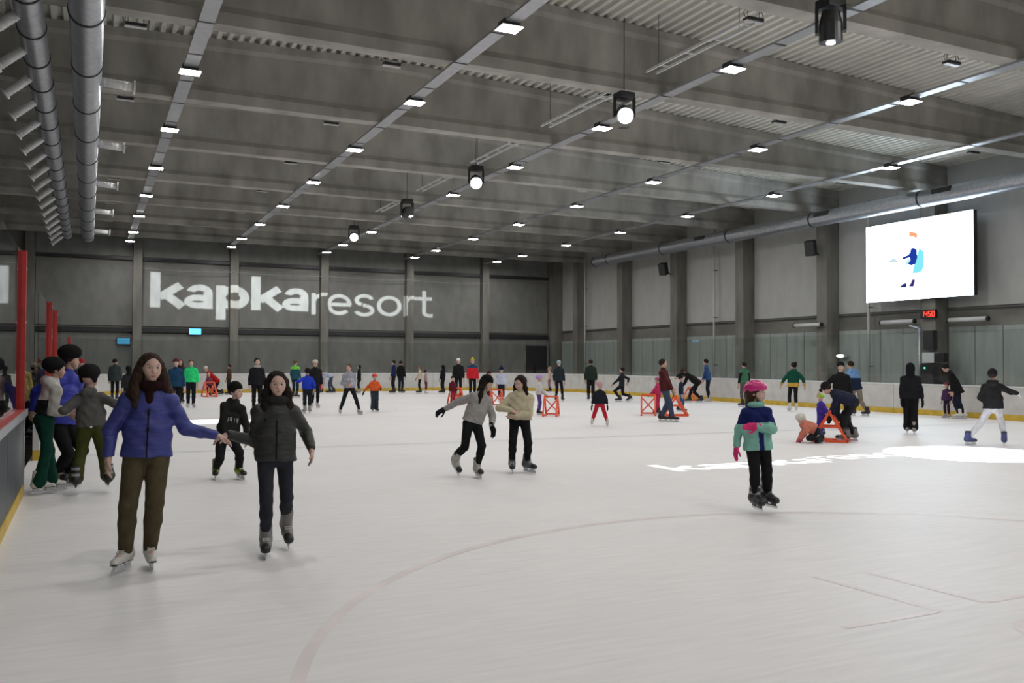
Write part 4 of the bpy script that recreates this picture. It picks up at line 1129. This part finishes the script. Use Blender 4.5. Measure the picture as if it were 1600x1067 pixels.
p7 = person('girl in grey sweater and black beanie balancing on one skate with an arm stretched out', (746, 746), 1.47, 38, look=62, tilt=14, roll=-8, feet=((746, 0, 0, -20), (708, .25, .10, -10, 32)),
       hands=((768, 664, -.05, .25, -1, 0), (682, 645, .05, -.9, -.45, 0)), neck=(754, 614), pel=(738, 660), jac=(.34, .325, .315), jkind='knit', hem=.055, bulk=1.10, pants=(.010, .011, .012), leg=1.02, glove=BLK,
       boot=('hockey', (.42, .40, .36)), hair='long', hairc=(.016, .011, .009), hat='beanie', hatc=(.010, .010, .010), h=.0105, detail=True, elbow=((.25, 0, .9), (-.1, 1, .3)))
p8 = person('woman in cream knit sweater looking down beside the girl in grey', (811, 738), 1.49, -8, look=-32, tilt=22, roll=-6, feet=((824, .02, 0, 48), (800, -.02, 0, 10)),
       hands=((806, 648, -.16, -.8, -.3, 0), (798, 640, -.14, .7, -.3, 0)), neck=(814, 612), pel=(812, 655), jac=(.58, .52, .36), jkind='knit', hem=.06, bulk=1.14, pants=(.010, .010, .011), leg=1.02,
       boot=('hockey', (.10, .10, .105)), hair='long', hairc=(.022, .013, .011), h=.0105, detail=True, skin=SKIN2, elbow=((.9, -.3, .2), (-.9, -.2, .3)))
p9 = person('girl in pink helmet with mint and navy jacket and pink mittens', (1187, 802), 1.335, 24, look=72, feet=((1199, .14, 0, 10), (1181, -.02, 0, 0)),
       hands=((1184, 664, -.17, -.95, -.1, 0), (1151, 697, -.02, -.15, -1, 0)), neck=(1181, 634), pel=(1184, 690), kid=True, jac=(.012, .018, .105), jac2=(.24, .50, .42), split=.50, sleeve=(.24, .50, .42), stripe=.0,
       hem=.125, bulk=1.12, hood=True, pants=(.011, .011, .013), leg=1.12, boot=('rental', (.016, .017, .02)), glove=(.72, .045, .20), hat='helmet', hatc=(.60, .035, .20), hair='long_back', hairc=(.06, .03, .02), h=.009, detail='mitt', scarf=(.24, .50, .42),
       elbow=((.85, -.6, .1), (-.3, 0, .8)), skin=SKIN2)
# ---- middle distance
walker((1297, 690), 86, 'orange skating aid held by a stooping adult in navy')
person('adult in navy coat and black beanie bending over an orange skating aid', (1328, 690), 1.66, 262, look=255, tilt=30, feet=((1333, .15, 0, 0), (1322, -.1, 0, 0)), hands=((1296, 648, .12), (1298, 650, -.08)),
       neck=(1302, 614, 0), pel=(1334, 628), jac=(.013, .016, .035), hem=.06, bulk=1.18, pants=BLK, leg=1.15, boot=('hockey', (.16, .15, .14)), hat='beanie', hatc=BLK, hair='short', glove=BLK, h=.014)
person('small child in dusty pink coat and white hat crawling on the ice', (1264, 692), 1.12, 285, look=330, tilt=8, feet=((1282, .1, 0, 0, 40), (1284, -.05, 0, 0, 40)), hands=((1252, 684, -.12), (1248, 687, .1)),
       neck=(1257, 664), pel=(1275, 672), kid=True, jac=(.52, .17, .12), hem=.05, bulk=1.55, pants=(.02, .02, .022), leg=1.2, boot=('rental', BLK), glove=(.45, .08, .13), hat='fur', hatc=(.66, .62, .55), h=.012, hood=True)
person('small child in lime hat and purple snowsuit beside the stooping adult', (1283, 682), .90, 300, look=300, feet=None, hands=((1290, 650, -.1), (1280, 655, -.1)), kid=True, jac=(.055, .03, .26), hem=.04, bulk=1.25,
       pants=(.055, .03, .26), leg=1.35, boot=('rental', (.02, .03, .10)), glove=(.05, .03, .2), hat='beanie', hatc=(.28, .55, .02), h=.014)
person('man in black jacket with pale zip standing behind the stooping adult', (1314, 671), 1.60, 8, feet=((1326, 0, 0, 10), (1308, .1, 0, -10)), jac=(.012, .012, .013), bulk=1.15, pants=BLK, leg=1.1, boot=HG, hat='beanie', hatc=BLK, hair='short', h=.015, hands=((1332, 628, -.05), (1274, 618, .0)))
person('man in dark jacket with light blue shoulders and khaki trousers stretching one leg', (1336, 650), 1.66, 200, look=240, feet=((1334, .1, 0, 10), (1353, 0, 0, 30)), jac=(.16, .30, .55), jac2=(.012, .02, .045), split=.62, pants=(.22, .19, .15), boot=HF, hair='short', h=.017, pel=(1338, 606), neck=(1330, 578))
person('woman in green hoodie over a yellow shirt with black leggings and white skates', (1239, 643), 1.62, 190, look=235, feet=((1234, 0, 0, 10), (1244, 0, 0, -10)), hands=((1221, 600, 0), (1257, 602, 0)), neck=(1240, 579), jac=(.008, .075, .045), jac2=(.55, .33, .06), split=.13, hem=.10, bulk=1.12, pants=BLK, leg=.95, boot=FWH, hair='bun', hairc=(.012, .01, .01), hood=True, h=.017)
person('person in black and green vest skating past the boards behind the helmeted girl', (1163, 636), 1.60, 215, look=215, jac=(.05, .16, .09), sleeve=BLK, hem=.08, pants=(.10, .085, .075), boot=HF, hair='short', hairc=(.02, .015, .01), h=.018, hands=((1153, 606, 0), None))
person('man in black hooded coat walking away from the camera', (1423, 678), 1.58, 180, feet=((1418, .1, 0, 5), (1428, 0, .0, -5)), hands=((1408, 632, -.02), (1443, 632, -.02)), jac=(.011, .011, .014), hem=.10, bulk=1.2, pants=(.010, .009, .010), leg=1.25, flare=1.2, boot=('figure', (.30, .27, .24)), hat='hoodup', hatc=(.011, .011, .014), glove=BLK, h=.013)
person('small child in purple jacket standing at the boards', (1484, 652), 1.02, 330, kid=True, jac=(.06, .025, .075), hem=.1, bulk=1.15, pants=(.03, .015, .03), boot=('figure', (.5, .45, .4)), hat='beanie', hatc=(.25, .06, .08), h=.016, ground_pt=(23.2, 18.25, 0))
person('woman in long black coat leaning over the child in purple', (1500, 652), 1.62, 280, look=280, tilt=35, feet=((1505, .05, 0, 0), (1498, -.05, 0, 0)), jac=(.010, .010, .011), hem=.16, bulk=1.2, pants=(.015, .018, .03), boot=FWH, hair='short', hairc=(.01, .01, .01), h=.016, lean=(-.28, 0), hands=((1487, 615, 0), (1490, 622, -.1)), ground_pt=(23.25, 17.85, 0))
person('skater in white trousers and black hoodie with one arm stretched to the side', (1543, 696), 1.53, 172, look=160, feet=((1517, -.15, 0, -35), (1566, .1, 0, 5)), hands=((1545, 632, .2), (1589, 614, 0)), neck=(1551, 598), pel=(1552, 638), jac=(.011, .011, .012), hem=.06, bulk=1.12, pants=(.60, .60, .64), leg=1.0, boot=('hockey', (.04, .05, .16)), hat='beanie', hatc=BLK, glove=(.6, .6, .62), h=.013, hood=True, hair='short', scarf=BLK, elbow=((-.8, -.2, 0), None))
person('man in maroon jacket and jeans pushing a child along', (1041, 659), 1.70, 70, look=80, feet=((1034, .12, 0, 5), (1050, -.02, 0, 0)), hands=((1052, 612, .15), (1052, 610, -.05)), neck=(1036, 577), jac=(.075, .014, .016), hem=.10, bulk=1.12, pants=JEAN, leg=1.15, boot=HF, hair='short', h=.0145)
walker((1013, 649), 180, 'orange skating aid pushed by a child in pink'); walker((1055, 650), 100, 'orange skating aid beside the man in maroon')
person('child in bright pink snowsuit pushing a skating aid', (1028, 647), 1.12, 250, kid=True, jac=(.50, .04, .12), hem=.05, bulk=1.2, pants=(.45, .03, .09), leg=1.3, boot=HF, hat='helmet', hatc=(.30, .05, .14), h=.016, hands=((1014, 618, 0), (1016, 619, -.1)))
person('child in blue jeans and dark jacket skating ahead of the man in maroon', (1064, 643), 1.15, 80, kid=True, jac=(.012, .02, .05), pants=(.05, .10, .22), boot=HF, hat='beanie', hatc=BLK, h=.018, feet=((1060, 0, 0, 0), (1067, -.1, 0, 0)))
person('adult in black coat stooping over a child near the boards', (1085, 629), 1.66, 285, look=285, tilt=40, jac=(.012, .011, .011), hem=.12, bulk=1.25, pants=BLK, boot=HF, hair='short', hairc=(.05, .02, .012), neck=(1072, 584), pel=(1090, 598), hands=((1058, 588, 0), (1066, 605, -.1)), feet=((1077, 0, 0, 0), (1095, 0, 0, 0)), h=.02)
walker((1079, 626), 60, 'orange skating aid under the stooping adult in black', .9)
person('person in denim blue jacket leaning towards the boards', (1108, 628), 1.72, 265, look=260, jac=(.03, .07, .19), pants=(.014, .016, .03), boot=('figure', (.45, .42, .4)), hair='short', hairc=(.012, .01, .01), lean=(-.12, 0), h=.02, hands=((1096, 598, 0), (1098, 596, -.1)))
person('man in dark green jacket seen from behind', (923, 626), 1.68, 178, look=185, jac=(.018, .028, .022), bulk=1.22, pants=BLK, leg=1.15, boot=HF, hair='short', h=.02)
person('toddler in pale pink hat, dark jacket and red trousers', (937, 666), 1.10, 182, look=150, kid=True, feet=((925, 0, 0, 0), (949, 0, 0, 10)), hands=((925, 634, 0), (949, 634, 0)), jac=(.014, .016, .024), hem=.07, bulk=1.3, pants=(.50, .02, .045), leg=1.15, boot=FWH, hat='beanie', hatc=(.55, .30, .33), glove=BLK, h=.015)
person('skater in dark slim jacket striding left with one leg behind', (971, 628), 1.56, 255, look=262, feet=((968, 0, 0, 0), (986, .1, .06, 0, 25)), hands=((957, 601, 0), (981, 598, 0)), neck=(972, 584), jac=(.018, .018, .022), pants=(.014, .014, .018), boot=HF, hair='short', hairc=(.01, .008, .008), h=.02)
person('man in dark teal jacket with pale cap gliding away', (873, 627), 1.62, 165, jac=(.018, .026, .032), pants=(.012, .012, .02), boot=HF, hat='beanie', hatc=(.30, .42, .45), h=.02, feet=((869, 0, 0, 0), (879, 0, 0, 0)))
person('child in cream top and pink trousers far behind at the boards', (859, 613), 1.34, 260, kid=True, jac=(.55, .42, .32), pants=(.30, .14, .18), boot=HF, hair='short', hairc=(.35, .24, .14), h=.024)
person('child in white jacket and lilac helmet pushing a skating aid', (842, 648), 1.18, 95, look=110, kid=True, jac=(.60, .58, .56), hem=.08, bulk=1.25, pants=(.12, .07, .24), leg=1.1, boot=HF, hat='helmet', hatc=(.42, .25, .62), h=.016, hands=((855, 622, 0), (855, 620, -.1)))
walker((861, 650), 172, 'orange skating aid beside the child in white', .95)
person('child in pale shiny jacket and navy hat between the skating pair', (783, 631), 1.38, 170, kid=True, jac=(.50, .54, .66), hem=.06, bulk=1.25, pants=(.015, .018, .03), boot=FWH, hat='bobble', hatc=(.012, .018, .06), h=.02)
person('child in red jacket pushing a skating aid behind the girl in grey', (764, 632), 1.22, 80, kid=True, jac=(.42, .015, .03), hem=.05, bulk=1.2, pants=(.30, .02, .03), leg=1.15, boot=HF, hat='beanie', hatc=(.05, .01, .015), h=.02)
walker((776, 634), 170, 'orange skating aid of the child in red', .95)
person('adult in black coat and bright white cap at the far side', (716, 621), 1.70, 5, jac=(.012, .012, .014), hem=.10, bulk=1.2, pants=BLK, boot=HF, hat='beanie', hatc=(.72, .74, .76), h=.02)
person('person in neon striped hat with blue and red jacket', (738, 623), 1.70, 15, jac=(.02, .05, .12), jac2=(.55, .02, .03), split=.78, hem=.1, bulk=1.15, pants=BLK, boot=HF, hat='bobble', bands=((.62, .16, .03), (.10, .55, .08), (.70, .10, .03), (.60, .60, .04)), h=.018)
walker((712, 632), 20, 'orange skating aid in front of the white cap')
person('child in red trousers leaning on a skating aid far out', (707, 634), 1.05, 30, kid=True, jac=(.10, .012, .02), pants=(.30, .02, .04), boot=HF, hat='beanie', hatc=BLK, h=.022)
person('girl in cream jacket with long blonde hair by the far boards', (656, 614.5), 1.36, 262, jac=(.60, .50, .38), pants=(.014, .016, .02), boot=HF, hair='long_back', hairc=(.20, .12, .06), h=.024, hands=((650, 592, 0), None))
person('child in pale pink jacket and dark red trousers behind the blonde girl', (665, 614.5), 1.15, 100, kid=True, jac=(.42, .26, .26), pants=(.12, .02, .03), boot=FWH, hair='short', h=.026)
person('person in navy jacket standing at the far boards', (615, 614.5), 1.62, 250, jac=(.014, .02, .085), pants=BLK, boot=HF, hair='short', h=.024)
person('person in black jacket with dark jeans at the far boards', (626, 614), 1.60, 150, jac=(.010, .012, .012), bulk=1.2, pants=(.018, .022, .035), leg=1.1, boot=HF, hair='short', h=.024)
person('slim person in black hooded jacket alone at the far boards', (692, 614.5), 1.38, 235, jac=(.010, .012, .02), pants=(.014, .014, .018), boot=HF, hat='hoodup', hatc=(.010, .012, .02), h=.024)
person('child in orange jacket and red helmet with an arm held out', (585, 643), 1.18, 20, look=10, kid=True, jac=(.68, .11, .03), hem=.04, bulk=1.2, pants=(.03, .042, .055), leg=1.35, flare=1.2, boot=HF, hat='helmet', hatc=(.62, .04, .03), glove=BLK, h=.016, hands=((595, 607, -.1), (566, 615, 0)))
tn = person('teenager in grey hoodie with white chest print, legs apart', (546, 648), 1.52, 8, look=-25, feet=((561, 0, 0, 25), (532, 0, 0, -10)), hands=((549, 600, -.12), (541, 601, -.12)), jac=(.34, .35, .40), hem=.06, bulk=1.12, hood=True, pants=(.012, .014, .018), boot=('figure', (.48, .45, .42)), hair='short', hairc=(.12, .07, .04), h=.0155, lean=(-.02, 0))
for k in range(3):
    c_ = tn['PL']+tn['u']*.17*tn['H']+tn['fws']*.074*tn['H']+tn['lfs']*(.035-.035*k)*tn['H']
    tn['part']('chest_print', Sdf().cap(c_-tn['u']*.012*tn['H'], c_+tn['u']*.012*tn['H'], .014), fabric((.66, .66, .66)), .008)
person('girl in knee length black coat near the far boards', (561, 614.5), 1.38, 260, jac=(.010, .010, .011), hem=.17, pants=(.02, .02, .024), boot=HG, hair='long_back', hairc=(.014, .01, .01), h=.024)
person('person in pale blue shirt bending low at the far boards', (517, 614.5), 1.55, 275, tilt=50, jac=(.42, .46, .60), pants=(.05, .07, .12), boot=HF, hair='short', neck=(506, 584), pel=(518, 588), h=.024, feet=((515, 0, 0, 0), (521, 0, 0, 0)), hands=((504, 600, 0), (503, 601, 0)))
person('small child in pink being helped at the far boards', (502, 614.5), .95, 180, kid=True, jac=(.48, .12, .14), pants=(.35, .02, .03), boot=HF, hat='beanie', hatc=(.4, .1, .12), h=.024)
person('person in black coat with a white helmet facing the camera', (492, 637), 1.60, 10, jac=(.014, .014, .016), hem=.12, bulk=1.1, pants=BLK, boot=FWH, hat='helmet', hatc=(.55, .50, .42), h=.018, hair='short')
person('child in royal blue jacket skating away with an arm out', (480, 646), 1.38, 185, look=200, kid=True, jac=(.02, .05, .50), hem=.06, bulk=1.15, pants=(.015, .02, .024), leg=1.1, boot=HG, hair='short', hairc=(.012, .01, .01), h=.018, hands=((463, 596, 0), (490, 610, 0)))
person('person in lime and teal jacket skating towards the far end', (461, 622), 1.62, 150, jac=(.20, .62, .08), jac2=(.02, .09, .12), split=.70, hem=.12, pants=(.012, .03, .045), boot=HF, hair='short', hairc=(.14, .09, .05), h=.02)
person('woman in dark jacket with a pale scarf behind the woman in charcoal', (401, 645), 1.66, 5, look=15, jac=(.014, .013, .016), bulk=1.15, pants=BLK, boot=HF, hair='bun', hairc=(.012, .010, .01), scarf=(.45, .42, .40), h=.016, skin=SKIN2)
person('person in brown jacket far off at the boards', (358, 617), 1.40, 250, jac=(.07, .04, .022), pants=(.03, .022, .02), boot=HF, hair='short', h=.024)
person('adult in red jacket and white cap stooping over a red skating aid', (337, 618), 1.62, 300, tilt=20, jac=(.45, .02, .015), bulk=1.15, pants=(.014, .012, .02), boot=HF, hat='beanie', hatc=(.6, .58, .54), neck=(325, 581), pel=(339, 596), h=.024, feet=((346, 0, 0, 0), (335, 0, 0, 0)), hands=((318, 605, 0), (323, 604, -.1)))
walker((327, 620), 20, 'skating aid under the adult in red', 1.05)
person('small child in red and violet clothes inside the red adult stoop', (326, 619), 1.02, 10, kid=True, jac=(.16, .05, .10), pants=(.05, .02, .04), boot=HF, hat='beanie', hatc=(.6, .55, .5), h=.026)
person('man in vivid green jacket skating towards the camera', (298, 637), 1.60, 3, jac=(.03, .72, .22), bulk=1.2, hem=.07, pants=(.012, .014, .022), leg=1.1, boot=('figure', (.55, .5, .55)), hair='short', hairc=(.10, .04, .02), h=.017, skin=SKIN2)
person('person in teal blue jacket and striped knit cap behind the woman in blue', (274, 648), 1.62, 8, jac=(.014, .055, .12), bulk=1.15, pants=BLK, boot=HF, hat='beanie', hatc=(.10, .03, .06), h=.017, skin=SKIN2)
person('woman with loose brown hair next to the green jacket', (281, 630), 1.62, 0, jac=(.02, .02, .024), pants=BLK, boot=HF, hair='long', hairc=(.10, .05, .03), h=.02)
person('man in grey coat skating away along the left boards', (179, 626), 1.64, 172, look=130, jac=(.04, .05, .052), hem=.14, bulk=1.2, pants=BLK, boot=HF, hair='short', hairc=(.02, .014, .012), h=.02)
person('child with bushy black hair half hidden beside the woman in blue', (200, 640), 1.42, 190, kid=True, jac=(.03, .03, .035), pants=BLK, boot=HF, hair='long_back', hairc=(.01, .01, .01), h=.018)
person('child in red cap peering past the furry hat', (126, 650), 1.60, 200, jac=(.02, .02, .06), pants=BLK, boot=HF, hat='beanie', hatc=(.35, .03, .04), h=.02)
# people standing off the ice at the gate
for (px, X, Y, Hh, jc, hc, lab) in ((43, -1.35, 22.5, 1.75, (.42, .34, .12), None, 'person in mustard coat standing behind the red post'),
                                    (56, -1.15, 24.5, 1.58, (.10, .08, .07), (.40, .30, .24), 'person in brown coat waiting behind the boards'),
                                    (66, -1.3, 27.0, 1.58, (.06, .06, .07), (.6, .55, .45), 'person in grey coat with a cream cap behind the boards')):
    person(lab, (px, 620), Hh, 30, ground_pt=(X, Y, -.121), jac=jc, pants=BLK, boot=HF, hat='beanie' if hc else None, hatc=hc or BLK, hair='short', h=.022)
